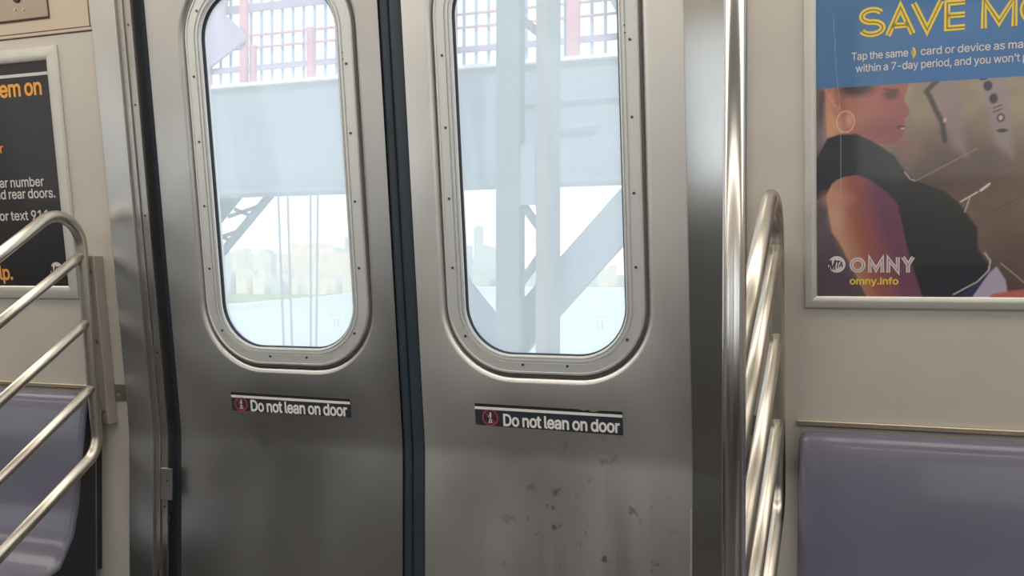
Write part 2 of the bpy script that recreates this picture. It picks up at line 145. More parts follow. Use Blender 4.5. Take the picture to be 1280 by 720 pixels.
M['water'] = simple('river_water', (.42, .50, .52, 1), .25, var=.1, vscale=.02)
M['land'] = simple('park_lawn', (.34, .40, .14, 1), .9, var=.3, vscale=.01)
M['quay'] = simple('pale_quay_stone', (.85, .82, .72, 1), .8)
M['city_a'] = simple('hazed_cream_masonry', (.80, .72, .62, 1), .9, var=.12, vscale=.03)  # masonry colours lightened to stand in for haze over the city
M['city_b'] = simple('hazed_grey_masonry', (.60, .61, .62, 1), .9, var=.12, vscale=.02)
M['city_c'] = simple('hazed_salmon_brick', (.82, .68, .59, 1), .9, var=.1, vscale=.03)

def emit_mat(name, col, s):
    m, nt, b, out = new_mat(name)
    b.inputs['Emission Color'].default_value = col; b.inputs['Emission Strength'].default_value = s
    b.inputs['Base Color'].default_value = (.8, .8, .8, 1); return m
M['lamp'] = emit_mat('lamp_diffuser', (1.0, .915, .80, 1), LAMP)

def glass_mat():
    m, nt, b, out = new_mat('hazy_window_glass')
    tr = nt.nodes.new('ShaderNodeBsdfTransparent'); tr.inputs[0].default_value = (.96, .96, .95, 1)
    tl = nt.nodes.new('ShaderNodeBsdfTranslucent'); tl.inputs[0].default_value = (.90, .90, .88, 1)
    gl = nt.nodes.new('ShaderNodeBsdfGlossy'); gl.inputs['Roughness'].default_value = .05
    m1 = nt.nodes.new('ShaderNodeMixShader'); m2 = nt.nodes.new('ShaderNodeMixShader')
    n = noise(nt, 2.2, 3)
    r = ramp(nt, n.outputs['Fac'], .3, g(HAZE*.9), .7, g(HAZE*1.1))
    nt.links.new(r.outputs[0], m1.inputs[0]); nt.links.new(tr.outputs[0], m1.inputs[1]); nt.links.new(tl.outputs[0], m1.inputs[2])
    m2.inputs[0].default_value = .04
    nt.links.new(m1.outputs[0], m2.inputs[1]); nt.links.new(gl.outputs[0], m2.inputs[2]); nt.links.new(m2.outputs[0], out.inputs[0])
    return m

HAZE = .30
M['glass'] = glass_mat()
def mark_mat():
    m, nt, b, out = new_mat('etched_glass_mark')
    tr = nt.nodes.new('ShaderNodeBsdfTransparent'); mx = nt.nodes.new('ShaderNodeMixShader'); mx.inputs[0].default_value = .22
    b.inputs['Base Color'].default_value = (.6, .65, .65, 1); b.inputs['Roughness'].default_value = .8
    nt.links.new(tr.outputs[0], mx.inputs[1]); nt.links.new(b.outputs[0], mx.inputs[2]); nt.links.new(mx.outputs[0], out.inputs[0]); return m
M['mark'] = mark_mat()
def picture_mat():
    m, nt, b, out = new_mat('printed_picture')
    a = nt.nodes.new('ShaderNodeAttribute'); a.attribute_name = 'ink'
    nt.links.new(a.outputs['Color'], b.inputs['Base Color'])
    b.inputs['Roughness'].default_value = .35; b.inputs['Coat Weight'].default_value = .6; b.inputs['Coat Roughness'].default_value = .06
    return m
M['picture'] = picture_mat()

# ------------------------------------------------------------------ object helpers
def thing(name, label, cat, loc=(0, 0, 0), group=None):
    o = bpy.data.objects.new(name, None); COL.objects.link(o); o.location = loc; o.empty_display_size = .1
    if label: o['label'] = label
    if cat: o['category'] = cat
    if group: o['group'] = group
    return o
def structure(name, loc=(0, 0, 0)):
    o = bpy.data.objects.new(name, None); COL.objects.link(o); o.location = loc; o['kind'] = 'structure'; return o
def root_loc(p):
    v = Vector((0, 0, 0))
    while p is not None: v = v + p.location; p = p.parent
    return v
def tag(o, label, cat, group=None):
    o['label'] = label; o['category'] = cat
    if group: o['group'] = group
    return o
def mk(name, verts, faces, mat, parent=None, smooth=False, bevel=0.0, solid=0.0, kind=None, loc=None, label=None):
    off = root_loc(parent) if parent else Vector(loc or (0, 0, 0))
    me = bpy.data.meshes.new(name); me.from_pydata([tuple(Vector(v)-off) for v in verts], [], faces); me.update()
    bm = bmesh.new(); bm.from_mesh(me); bmesh.ops.recalc_face_normals(bm, faces=bm.faces); bm.to_mesh(me); bm.free()
    me.materials.append(mat)
    if smooth:
        for p in me.polygons: p.use_smooth = True
    o = bpy.data.objects.new(name, me); COL.objects.link(o)
    if parent: o.parent = parent
    else: o.location = off
    if solid:
        md = o.modifiers.new('solid', 'SOLIDIFY'); md.thickness = solid; md.offset = 0
    if bevel:
        md = o.modifiers.new('bevel', 'BEVEL'); md.width = bevel; md.segments = 3; md.limit_method = 'ANGLE'; md.angle_limit = math.radians(40)
        for p in me.polygons: p.use_smooth = True
        md2 = o.modifiers.new('wn', 'WEIGHTED_NORMAL'); md2.keep_sharp = True
    if kind: o['kind'] = kind
    if label: o['label'] = label
    return o
class MB:
    def __init__(s): s.v = []; s.f = []
    def add(s, v, f):
        n = len(s.v); s.v += [Vector(a) for a in v]; s.f += [tuple(i+n for i in q) for q in f]; return s
    def box(s, a, b):
        (x0, y0, z0), (x1, y1, z1) = a, b
        return s.add([(x0, y0, z0), (x1, y0, z0), (x1, y1, z0), (x0, y1, z0), (x0, y0, z1), (x1, y0, z1), (x1, y1, z1), (x0, y1, z1)],
                     [(0, 3, 2, 1), (4, 5, 6, 7), (0, 1, 5, 4), (1, 2, 6, 5), (2, 3, 7, 6), (3, 0, 4, 7)])
    def slab(s, x0, x1, h0, h1, o0, o1):     # a box that follows the bent wall
        hs = [h0]+[h for h in (ZK-.022, ZK-.011, ZK, ZK+.011, ZK+.022) if h0+.002 < h < h1-.002]+[h1]
        n = len(hs); v = []
        for h in hs: v += [S(x0, h, o0), S(x1, h, o0), S(x1, h, o1), S(x0, h, o1)]
        f = [(0, 1, 2, 3), tuple(4*(n-1)+i for i in (3, 2, 1, 0))]
        for k in range(n-1):
            a, b = 4*k, 4*k+4
            for i in range(4): j = (i+1) % 4; f.append((a+i, a+j, b+j, b+i))
        return s.add(v, f)
    def bar(s, p, q, w, d, up=(0, -1, 0)):    # a rectangular bar from p to q: w across, d along 'up'
        p, q = Vector(p), Vector(q); t = (q-p).normalized(); u = Vector(up); a = t.cross(u).normalized(); u = a.cross(t).normalized()
        v = [c+a*sx*w/2+u*sy*d/2 for c in (p, q) for sx, sy in ((-1, -1), (1, -1), (1, 1), (-1, 1))]
        return s.add(v, [(0, 1, 2, 3), (7, 6, 5, 4)]+[(i, (i+1) % 4, (i+1) % 4+4, i+4) for i in range(4)])
    def tube(s, pts, r, n=20, caps=True):
        pts = [Vector(p) for p in pts]; m = len(pts); t0 = (pts[1]-pts[0]).normalized()
        ref = Vector((1, 0, 0)) if abs(t0.x) < .9 else Vector((0, 0, 1)); a = t0.cross(ref).normalized(); v = []
        rs = r if isinstance(r, (list, tuple)) else [r]*m
        for i, p in enumerate(pts):
            t = ((pts[min(i+1, m-1)]-p).normalized()+(p-pts[max(i-1, 0)]).normalized()).normalized() if 0 < i < m-1 else ((pts[1]-pts[0]) if i == 0 else (pts[-1]-pts[-2])).normalized()
            a = (a-t*a.dot(t)).normalized(); b = t.cross(a)
            v += [p+(a*math.cos(2*math.pi*k/n)+b*math.sin(2*math.pi*k/n))*rs[i] for k in range(n)]
        f = [(i*n+k, i*n+(k+1) % n, (i+1)*n+(k+1) % n, (i+1)*n+k) for i in range(m-1) for k in range(n)]
        if caps: f += [tuple(range(n))[::-1], tuple((m-1)*n+k for k in range(n))]
        return s.add(v, f)
    def disc(s, c, r, nrm, depth, n=16):
        c = Vector(c); nrm = Vector(nrm).normalized()
        return s.tube([c-nrm*depth/2, c+nrm*depth/2], r, n)
    def build(s, name, mat, parent=None, **k): return mk(name, s.v, s.f, mat, parent, **k)
def fillet(pts, rads, n=10):                 # round the corners of a polyline
    pts = [Vector(p) for p in pts]; out = [pts[0]]
    for i in range(1, len(pts)-1):
        p, a, b = pts[i], (pts[i-1]-pts[i]), (pts[i+1]-pts[i]); r = rads[i-1]
        ua, ub = a.normalized(), b.normalized(); ang = ua.angle(ub); d = min(r/math.tan(ang/2), a.length*.49 if i > 1 else a.length*.95, b.length*.95)
        r = d*math.tan(ang/2); c = p+(ua+ub).normalized()*(r/math.sin(ang/2))
        s0, s1 = p+ua*d-c, p+ub*d-c; tot = s0.angle(s1)
        for k in range(n+1):
            t = k/n; out.append(c+(s0*math.sin((1-t)*tot)+s1*math.sin(t*tot))/math.sin(tot))
    out.append(pts[-1]); return out

def rrect(cx, cz, hw, hh, R, n=14):
    L = []
    for sx, sz, a0 in ((1, 1, 0), (-1, 1, 90), (-1, -1, 180), (1, -1, 270)):
        for k in range(n+1):
            a = math.radians(a0+90*k/n); L.append((cx+sx*(hw-R)+R*math.cos(a), cz+sz*(hh-R)+R*math.sin(a)))
    return L
def ring(cx, cz, hw, hh, R, prof, name, mat, parent, closed=False, bevel=0, **k):
    """prof: (distance outwards from the glass edge, height proud of the wall)"""
    loops = [rrect(cx, cz, hw+d, hh+d, R+d) for d, o in prof]; n = len(loops[0]); v = []; f = []
    for L, (d, o) in zip(loops, prof): v += [S(x, z, o) for x, z in L]
    m = len(prof)
    for j in range(m if closed else m-1):
        a, b = j*n, ((j+1) % m)*n
        for i in range(n): f.append((a+i, a+(i+1) % n, b+(i+1) % n, b+i))
    return mk(name, v, f, mat, parent, smooth=False, **k)
def autosmooth(o, ang=35):
    me = o.data
    for p in me.polygons: p.use_smooth = True
    bm = bmesh.new(); bm.from_mesh(me)
    for e in bm.edges:
        if len(e.link_faces) == 2 and e.calc_face_angle(0) > math.radians(ang): e.smooth = False
    bm.to_mesh(me); bm.free(); return o

# ------------------------------------------------------------------ lettering
GLYPHS[' '][0] = 165; GLYPHS['7'][0] -= 40; GLYPHS['-'][0] -= 30
_glyph_cache = {}
def one_glyph(c, bold):
    """fill the outline of one letter, swollen by 'bold', row by row with exact sloped edges"""
    if (c, bold) in _glyph_cache: return _glyph_cache[c, bold]
    adv, loops = GLYPHS[c]; v, f = [], []
    if loops:
        LP = [np.array(l, float).reshape(-1, 2)/1000 for l in loops]
        A = np.concatenate(LP); B = np.concatenate([np.roll(l, -1, 0) for l in LP])
        st = .0165; pad = bold+2*st
        gx = np.arange(A[:, 0].min()-pad, A[:, 0].max()+pad+st, st); gy = np.arange(A[:, 1].min()-pad, A[:, 1].max()+pad+st, st)
        X, Y = np.meshgrid(gx, gy); P_ = np.stack([X, Y], -1)[..., None, :]; D = B-A
        t = np.clip(((P_-A)*D).sum(-1)/((D*D).sum(-1)+1e-12), 0, 1); dist = np.sqrt(((P_-A-t[..., None]*D)**2).sum(-1)).min(-1)
        ay, by = A[:, 1], B[:, 1]; yy = Y[..., None]
        up = (ay <= yy) & (by > yy); dn = (by <= yy) & (ay > yy)
        xc = A[:, 0]+(yy-ay)/np.where(by == ay, 1, by-ay)*D[:, 0]; hit = xc > X[..., None]
        wn = (up & hit).sum(-1)-(dn & hit).sum(-1)
        F = np.where(wn != 0, dist, -dist)+bold; ny, nx = F.shape; ids = {}
        def vid(key, x, y):
            if key not in ids: ids[key] = len(v); v.append((x, y))
            return ids[key]
        def corner(i, j): return vid((i, j), gx[j], gy[i])
        def cross(i, j, k, l):
            a, b = F[i, j], F[k, l]; q = a/(a-b); return vid((min((i, j), (k, l)), max((i, j), (k, l))), gx[j]+(gx[l]-gx[j])*q, gy[i]+(gy[k]-gy[i])*q)
        for i in range(ny-1):
            j = 0
            while j < nx-1:
                ins = [F[i, j] > 0, F[i, j+1] > 0, F[i+1, j+1] > 0, F[i+1, j] > 0]
                if all(ins):
                    k = j+1
                    while k < nx-1 and F[i, k+1] > 0 and F[i+1, k+1] > 0: k += 1
                    f.append((corner(i, j), corner(i, k), corner(i+1, k), corner(i+1, j))); j = k; continue
                if any(ins):
                    cs = [(i, j), (i, j+1), (i+1, j+1), (i+1, j)]; poly = []
                    for q in range(4):
                        a, b = cs[q], cs[(q+1) % 4]
                        if F[a] > 0: poly.append(corner(*a))
                        if (F[a] > 0) != (F[b] > 0): poly.append(cross(a[0], a[1], b[0], b[1]))
                    if len(poly) > 2: f.append(tuple(poly))
                j += 1
    _glyph_cache[c, bold] = (adv/1000, v, f)
    return _glyph_cache[c, bold]
def glyph_mesh(body, bold=0.0, track=0.0):
    v, f, x = [], [], 0.0
    for c in body:
        adv, vv, ff = one_glyph(c, bold); n = len(v)
        v += [(x+a, b, 0) for a, b in vv]; f += [tuple(q+n for q in t) for t in ff]; x += adv+track
    return v, f
def lettering_part(body, frag, fx0, fx1, h0, cap, o, name, mat, parent, bold=.012, track=0.0):
    """the whole line 'body', sized so that its fragment 'frag' runs from fx0 to fx1"""
    global TRACK
    i = body.index(frag); TRACK = track
    w = lambda t: sum(GLYPHS[c][0]/1000+track for c in t)
    pad = .03
    sc = (fx1-fx0)/(w(frag)-2*pad); x0 = fx0-(w(body[:i])+pad)*sc; v, f = glyph_mesh(body, bold, track)
    capn = CAPN
    return mk(name, [S(x0+x*sc, h0+y/capn*cap, o) for x, y, z in v], f, mat, parent)
def lettering(body, x0, x1, h0, cap, o, name, mat, parent, bold=.012, skew=0.0, slope=0.0, track=0.0):
    v, f = glyph_mesh(body, bold, track)
    xs = [q[0] for q in v]; a, b = min(xs), max(xs); capn = 0.729 if CAPN is None else CAPN
    vv = []
    for x, y, z in v:
        t = (x-a)/(b-a); X = x0+(x1-x0)*t; H = h0+y/capn*cap
        vv.append(S(X+skew*(H-h0), H+slope*(X-x0), o))
    ob = mk(name, vv, f, mat, parent)
    return ob
_v, _f = glyph_mesh('H'); CAPN = max(q[1] for q in _v)
def ribbon(mb, pts, w, o, close=False):
    """flat stroke along (x,h) points on the wall"""
    P2 = [Vector(p) for p in pts]; n = len(P2); L = []; Rr = []
    for i, p in enumerate(P2):
        if close: a, b = P2[i-1], P2[(i+1) % n]
        else: a, b = P2[max(0, i-1)], P2[min(n-1, i+1)]
        t1 = (p-a).normalized() if (p-a).length > 1e-9 else None; t2 = (b-p).normalized() if (b-p).length > 1e-9 else None
        t1 = t1 or t2; t2 = t2 or t1; t = (t1+t2).normalized(); nn = Vector((-t.y, t.x)); sc = 1/max(.35, nn.dot(Vector((-t1.y, t1.x))))
        L.append(p+nn*w/2*sc); Rr.append(p-nn*w/2*sc)
    v = [S(q.x, q.y, o) for q in L]+[S(q.x, q.y, o) for q in Rr]
    f = [(i, i+1, n+i+1, n+i) for i in range(n-1)]
    if close: f.append((n-1, 0, n, 2*n-1))
    mb.add(v, f)
def arc(cx, cz, rx, rz, a0, a1, n=28): return [(cx+rx*math.cos(math.radians(a0+(a1-a0)*k/n)), cz+rz*math.sin(math.radians(a0+(a1-a0)*k/n))) for k in range(n+1)]
def letter_strokes(ch, x0, x1, h0, h1, w):
    """skeletons of the sans capitals used by the double-line logo type, inset by half the stroke"""
    a, b, c, d = x0+w/2, x1-w/2, h0+w/2, h1-w/2; m = (c+d)/2; cx = (a+b)/2
    if ch == 'O': return [(arc(cx, m, (b-a)/2, (d-c)/2, 0, 354, 40), True)]
    if ch == 'M': return [([(a, h0), (a, d), (cx, c+.1*(d-c)), (b, d), (b, h0)], False)]
    if ch == 'N': return [([(a, h0), (a, d), (b, c), (b, h1)], False)]
    if ch == 'Y': return [([(a, h1), (cx, m), (b, h1)], False), ([(cx, m), (cx, h0)], False)]
    if ch == 'A': return [([(a, h0), (cx, d), (b, h0)], False), ([(a+(cx-a)*.36, c+(d-c)*.27), (b-(b-cx)*.36, c+(d-c)*.27)], False)]
    if ch == 'V': return [([(a, h1), (cx, c), (b, h1)], False)]
    if ch == 'E': return [([(b, d), (a, d), (a, c), (b, c)], False), ([(a, m), (b-.0*(b-a), m)], False)]
    if ch == 'S':
        r = (d-c)/4
        top = arc(cx, d-r, (b-a)/2*.94, r, 25, 270, 20); bot = arc(cx, c+r, (b-a)/2, r, 90, -160, 20)
        return [(top[:-1]+bot, False)]
    return []
def logo_type(word, spans, h0, h1, w, name, mat, inner_mat, parent, o):
    mb, mi = MB(), MB()
    for ch, (x0, x1) in zip(word, spans):
        for pts, close in letter_strokes(ch, x0, x1, h0, h1, w):
            ribbon(mb, pts, w, o, close); ribbon(mi, pts, w*.22, o+.0003, close)
    a = mb.build(name, mat, parent); mi.build('inline', inner_mat, a)
    return a

# ------------------------------------------------------------------ the car's shell
L0, R0 = -1.732, -.237             # outer edges of the two jamb panels
X0, X1, ZT = -5.2, 3.6, 2.02
YB = -2.62                         # the opposite side
def panel_wall(name, x0, x1):
    w = structure(name)
    MB().slab(x0, x1, 0, 1.7324, -.03, 0).build('lower_panel', M['wall'], w)
    MB().slab(x0, x1, 1.7416, ZT, -.03, .0015).build('upper_panel', M['wall_up'], w, bevel=.002)
    MB().slab(x0, x1, 1.7324, 1.7416, -.03, -.004).build('panel_joint', M['gasket'], w)
    return w
wl = panel_wall('wall_left', X0, -1.722)
MB().slab(-1.7385, -1.7360, 1.7400, ZT, 0, .0022).build('joint_line', M['groove'], wl)
MB().slab(X0, -1.7360, 1.7404, 1.7430, -.002, .0024).build('joint_line', M['groove'], wl)
MB().slab(X0, -1.7245, 1.7306, 1.7336, -.002, .0010).build('joint_line', M['groove'], wl)
wr = structure('wall_right')
MB().slab(R0, X1, 0, ZT, -.03, 0).build('lower_panel', M['wall'], wr)
# seam strip of the hatch above the poster
st = MB(); st.slab(X0, -1.7245, 1.7334, 1.7403, -.003, .0030); t1 = st.build('trim_1', M['wall_up'], bevel=.001); t1['kind'] = 'structure'
hd = MB(); hd.slab(L0, R0, 1.965, ZT, -.03, .002); o = hd.build('trim_2', M['jamb']); o['kind'] = 'structure'
fl = MB(); fl.box((X0, YB, -.05), (X1, .03, 0)); o = fl.build('floor', M['floor']); o['kind'] = 'structure'
yw = -bend(ZT)
ce = MB()
prof = [(-yw*-1+.03, ZT), (yw, ZT), (yw-.10, 2.10), (yw-.28, 2.16), (-1.3, 2.18), (YB-yw+.28, 2.16), (YB-yw+.10, 2.10), (YB-yw, ZT)]
prof = [(yw, ZT), (yw-.08, 2.09), (yw-.26, 2.15), (-1.31, 2.18), (YB-yw+.26, 2.15), (YB-yw+.08, 2.09), (YB-yw, ZT)]
v = [(X0, y, z) for y, z in prof]+[(X1, y, z) for y, z in prof]; n = len(prof)
o = mk('ceiling', v, [(i, i+1, n+i+1, n+i) for i in range(n-1)], M['ceil'], solid=.01); o['kind'] = 'structure'
for nm, x in (('wall_far_left', X0), ('wall_far_right', X1)):
    b = MB(); b.box((x-.03, YB, 0), (x+.03, .03, 2.2)); o = b.build(nm, M['wall']); o['kind'] = 'structure'

# opposite side: long windows over dark seats, so that the metal on this side has a car to mirror
def back_pt(x, h, o): p = S(x, h, o); return (x, YB-p.y, h)
bw = structure('wall_back')
def bslab(x0, x1, h0, h1, o0, o1, name, mat, parent):
    b = MB(); b.slab(x0, x1, h0, h1, o0, o1); b.v = [Vector((q.x, YB-q.y, q.z)) for q in b.v]; return b.build(name, mat, parent)
bslab(X0, -1.75, 0, .80, -.03, 0, 'kick_panel', M['backlow'], bw)
bslab(-.22, X1, 0, .80, -.03, 0, 'kick_panel', M['backlow'], bw)
bslab(-1.75, -.22, 0, .80, -.03, 0, 'door_lower', M['backdoor'], bw)
bslab(X0, X1, .80, .93, -.03, 0, 'sill_panel', M['wall'], bw)
bslab(X0, X1, 1.62, ZT, -.03, 0, 'upper_panel', M['wall_up'], bw)
wins = [(-4.7, -3.2), (-3.0, -1.85), (-1.45, -1.11), (-.83, -.49), (-.10, 1.1), (1.3, 2.8)]
edges = [X0]+[e for w_ in wins for e in w_]+[X1]
for i in range(0, len(edges), 2):
    bslab(edges[i], edges[i+1], .93, 1.62, -.03, 0, 'pillar_panel', M['wall'] if i not in (4, 6, 8) else M['door'], bw)
def bglass(n_, x0, x1):
    w_ = structure('window_%d' % n_)
    bslab(x0, x1, .93, 1.62, -.02, -.016, 'glass', M['glass'], w_)
for i, (a, b) in enumerate(wins): bglass(i+1, a, b)

# ceiling lights
lt0 = None
for k, (x, y) in enumerate([(x, y) for y in (-.60, -2.02) for x in (-4.2, -2.6, -1.0, .6, 2.2)]):
    if lt0 is None:
        lt0 = thing('ceiling_light', 'long warm white ceiling light strip', 'light', (x, y, 2.125), 'ceiling light strips')
        b = MB(); b.box((x-.79, y-.255, 2.125), (x+.79, y+.255, 2.14)); b.build('housing', M['alu'], lt0, bevel=.003)
        b = MB(); b.box((x-.77, y-.235, 2.112), (x+.77, y+.235, 2.1255)); b.build('diffuser', M['lamp'], lt0, bevel=.004)
    else:
        c = lt0.copy(); COL.objects.link(c); c.location = (x, y, 2.125)
        for ch in list(lt0.children):
            d = ch.copy(); COL.objects.link(d); d.parent = c

# ------------------------------------------------------------------ doors
def door(name, xa, xb, cx, mat, seal, flip):
    """leaf from xa to xb, window centred on cx; seal = (x0,x1) of the rubber nosing"""
    d = structure(name, (cx, 0, 0))
    OF = -.022; hw, hh, R, cz = .1715, .397, .100, 1.3935; lip = .060
    HB, HT = .86, 1.965
    # pressed steel skin with a rounded opening
    prof = [(lip+.004, OF), (lip, OF-.0006), (lip-.004, OF-.0024), (lip-.008, OF-.0062), (lip-.010, OF-.0105), (lip-.012, OF-.013)]
    loops = [rrect(cx, cz, hw+a, hh+a, R+a) for a, o_ in prof]; n = len(loops[0]); v = []; f = []
    outer = []
    for (x, z) in loops[0]:              # project the opening onto the rectangle round it
        dx, dz = x-cx, z-cz; cand = []
        if dx > 1e-6: cand.append((xb-cx)/dx)
        if dx < -1e-6: cand.append((xa-cx)/dx)
        if dz > 1e-6: cand.append((HT-cz)/dz)
        if dz < -1e-6: cand.append((HB-cz)/dz)
        s = min(cand); outer.append((cx+dx*s, cz+dz*s))
    # snap the nearest points to the corners
    for X, Z in ((xa, HB), (xb, HB), (xa, HT), (xb, HT)):
        i = min(range(n), key=lambda i: (outer[i][0]-X)**2+(outer[i][1]-Z)**2); outer[i] = (X, Z)
    v = [S(x, z, OF) for x, z in outer]
    for L, (a, o_) in zip(loops, prof): v += [S(x, z, o_) for x, z in L]
    for j in range(len(prof)):
        for i in range(n): f.append((j*n+i, j*n+(i+1) % n, (j+1)*n+(i+1) % n, (j+1)*n+i))
    low = [p for p in outer if abs(p[1]-HB) < 1e-6]; low.sort()
    hs = [HB, ZK+.022, ZK+.011, ZK, ZK-.011, ZK-.022, .05]
    base = len(v)
    for h in hs: v += [S(x, h, OF) for x, _ in low]
    m = len(low)
    for j in range(len(hs)-1):
        for i in range(m-1): f.append((base+j*m+i, base+j*m+i+1, base+(j+1)*m+i+1, base+(j+1)*m+i))
    me_v, me_f = v, f
    o = mk('door_skin', me_v, me_f, mat, d)
    bm = bmesh.new(); bm.from_mesh(o.data); bmesh.ops.remove_doubles(bm, verts=bm.verts, dist=1e-5)
    bmesh.ops.recalc_face_normals(bm, faces=bm.faces)
    fs = [q for q in bm.faces if abs(q.normal.z) < .3]
    if sum(q.normal.y*q.calc_area() for q in fs) > 0: bmesh.ops.reverse_faces(bm, faces=bm.faces)
    bm.to_mesh(o.data); bm.free(); autosmooth(o, 50)
    # back skin and edges
    b = MB(); b.slab(xa, xb, .05, HB-.02, OF-.034, OF-.002); b.build('lower_core', M['strip'], d)
    for a_, b_ in ((xa, cx-hw-lip-.004), (cx+hw+lip+.004, xb)):
        b = MB(); b.slab(a_, b_, HB-.02, HT, OF-.034, OF-.002); b.build('stile', M['strip'], d)
    # gasket + frame
    G = OF-.012
    autosmooth(ring(cx, cz, hw, hh, R, [(.0505, G), (.0475, G+.004), (.0435, G+.0045), (.0415, G+.001)], 'outer_gasket', M['gasket'], d))
    F = OF-.003
    autosmooth(ring(cx, cz, hw, hh, R, [(.0440, G-.002), (.0438, F-.001), (.0420, F+.002), (.0390, F+.0022), (.0380, F), (.0200, F), (.0190, F-.0035), (.0170, F-.0035), (.0160, F-.0004), (.0115, F-.0008),
        (.0108, F-.0042), (.0088, F-.0042), (.0078, F-.0014), (.0040, F-.003), (.0030, F-.007), (.0030, OF-.030)], 'window_frame', M['alu'], d), 30)
    autosmooth(ring(cx, cz, hw, hh, R, [(.0032, F-.006), (.0012, F-.0075), (.0000, F-.010), (-.0004, OF-.018)], 'inner_gasket', M['rubber'], d), 60)
    # screws
    px_ = hw+.027
    sc = [(sx*px_, z) for z in (1.6135, 1.467, 1.3205, 1.1752) for sx in (-1, 1)]
    sc += [(sx*.1765, 1.0300) for sx in (-1, 1)]+[(sx*.0488, .9722) for sx in (-1, 1)]+[(sx*.1765, 1.757) for sx in (-1, 1)]+[(sx*.0488, 1.8150) for sx in (-1, 1)]
    s0 = None
    for dx, z in sc:
        c = S(cx+dx, z, F+.0006)
        if s0 is None:
            s0 = MB(); s0.disc((0, 0, 0), .0030, (0, -1, -.126), .0014, 14); q = s0.build('screw', M['screw'], None)
            q.parent = d; q.location = c-Vector((cx, 0, 0)); s0 = q
        else:
            q = s0.copy(); COL.objects.link(q); q.location = c-Vector((cx, 0, 0))
    # glass
    L = rrect(cx, cz, hw+.002, hh+.002, R+.002); k = len(L)
    v = [S(x, z, OF-.016) for x, z in L]+[S(x, z, OF-.021) for x, z in L]
    mk('glass', v, [tuple(range(k)), tuple(range(2*k-1, k-1, -1))]+[(i, (i+1) % k, k+(i+1) % k, k+i) for i in range(k)], M['glass'], d)
    b = MB(); b.slab(seal[0]-(.004 if flip > 0 else 0), seal[1]+(.004 if flip < 0 else .0), .05, HT, OF-.040, OF-.019); b.build('edge_core', M['rubber'], d)
    # rubber nosing where the leaves meet
    b = MB(); s0_, s1_ = seal; hs = [.05, ZK-.022, ZK-.011, ZK, ZK+.011, ZK+.022, HT]
    cm, wd = (s0_+s1_)/2, (s1_-s0_)/2; v = []; f = []; N = 10
    for h in hs:
        for i in range(N+1):
            a = math.pi*i/N; v.append(S(cm-wd*math.cos(a), h, OF-.016+.014*math.sin(a)**.7 if 0 < i < N else OF-.020))
    for j in range(len(hs)-1):
        for i in range(N): f.append((j*(N+1)+i, j*(N+1)+i+1, (j+1)*(N+1)+i+1, (j+1)*(N+1)+i))
    autosmooth(mk('edge_seal', v, f, M['seal'], d), 70)
    return d, OF
# the leaves
dl, OF = door('door_1', -1.5955, -.9960, -1.2780, M['door'], (-.9975, -.9745), 1)
dr, OF = door('door_2', -.9408, -.3200, -.6560, M['door_lit_dirty'], (-.9760, -.9395), -1)
# tiny etched marks low on the panes, and specks of paint on the frames
for d, (mx, mz), dots in ((dl, P['marks'][0], P['dots'][:2]), (dr, P['marks'][1], P['dots'][2:])):
    b = MB(); oo = OF-.0155
    ribbon(b, [(mx-.012, mz+.011), (mx-.002, mz+.013)], .0024, oo); ribbon(b, [(mx+.003, mz+.013), (mx+.012, mz+.011)], .0024, oo)
    ribbon(b, [(mx-.0045, mz+.004), (mx-.0045, mz-.014)], .0034, oo); ribbon(b, [(mx+.0045, mz+.004), (mx+.0045, mz-.014)], .0034, oo)
    b.build('etched_mark', M['mark'], d)
    for (x, z) in dots:
        b = MB(); b.disc(S(x, z, OF-.0028), .0016, (0, -1, -.126), .001, 8); b.build('rivet', M['screw'], d)

# ------------------------------------------------------------------ jambs
tj = structure('trim_3')
MB().slab(-1.724, -1.655, 0, 1.965, -.03, .012).build('cover_panel', M['jamb_dull'], tj, bevel=.002)
MB().slab(-1.655, -1.6515, 0, 1.965, -.03, .013).build('bead', M['strip_edge'], tj)
MB().slab(-1.6515, -1.6375, 0, 1.965, -.03, .006).build('channel', M['strip'], tj, bevel=.001)
MB().slab(-1.6375, -1.6360, 0, 1.965, -.03, .007).build('bead', M['strip_edge'], tj)
MB().slab(-1.6355, -1.6168, 0, 1.965, -.045, .002).build('inner_channel', M['strip'], tj, bevel=.001)
MB().slab(-1.6168, -1.5960, 0, 1.965, -.06, -.032).build('pocket_seal', M['seal'], tj)
for z in (1.735, 1.555, 1.30, .975, .60):
    b = MB(); b.disc(S(-1.6262, z, .0022), .0028, (0, -1, -.126 if z > .8 else 0), .0012, 12); b.build('screw', M['screw'], tj)
lk = thing('latch_cover', 'small steel latch cover on the left door jamb, low beside the left door leaf', 'latch', S(-1.61, .655, .002))
b = MB(); b.slab(-1.6345, -1.6010, .618, .694, .0022, .0075); b.build('cover', M['strip'], lk, bevel=.001)
b = MB(); b.disc(S(-1.6135, .665, .0078), .003, (0, -1, 0), .001, 10); b.build('screw', M['screw'], lk)
tr_ = structure('trim_4')
MB().slab(-.348, R0, 0, 1.965, -.03, .012).build('cover_panel', M['jamb'], tr_, bevel=.002)
MB().slab(-.3475, -.3455, .03, 1.965, .010, .0135).build('bead', M['tube'], tr_, bevel=.0006)
MB().slab(-.350, -.347, .44, .700, .004, .013).build('wear_strip', M['adframe'], tr_)

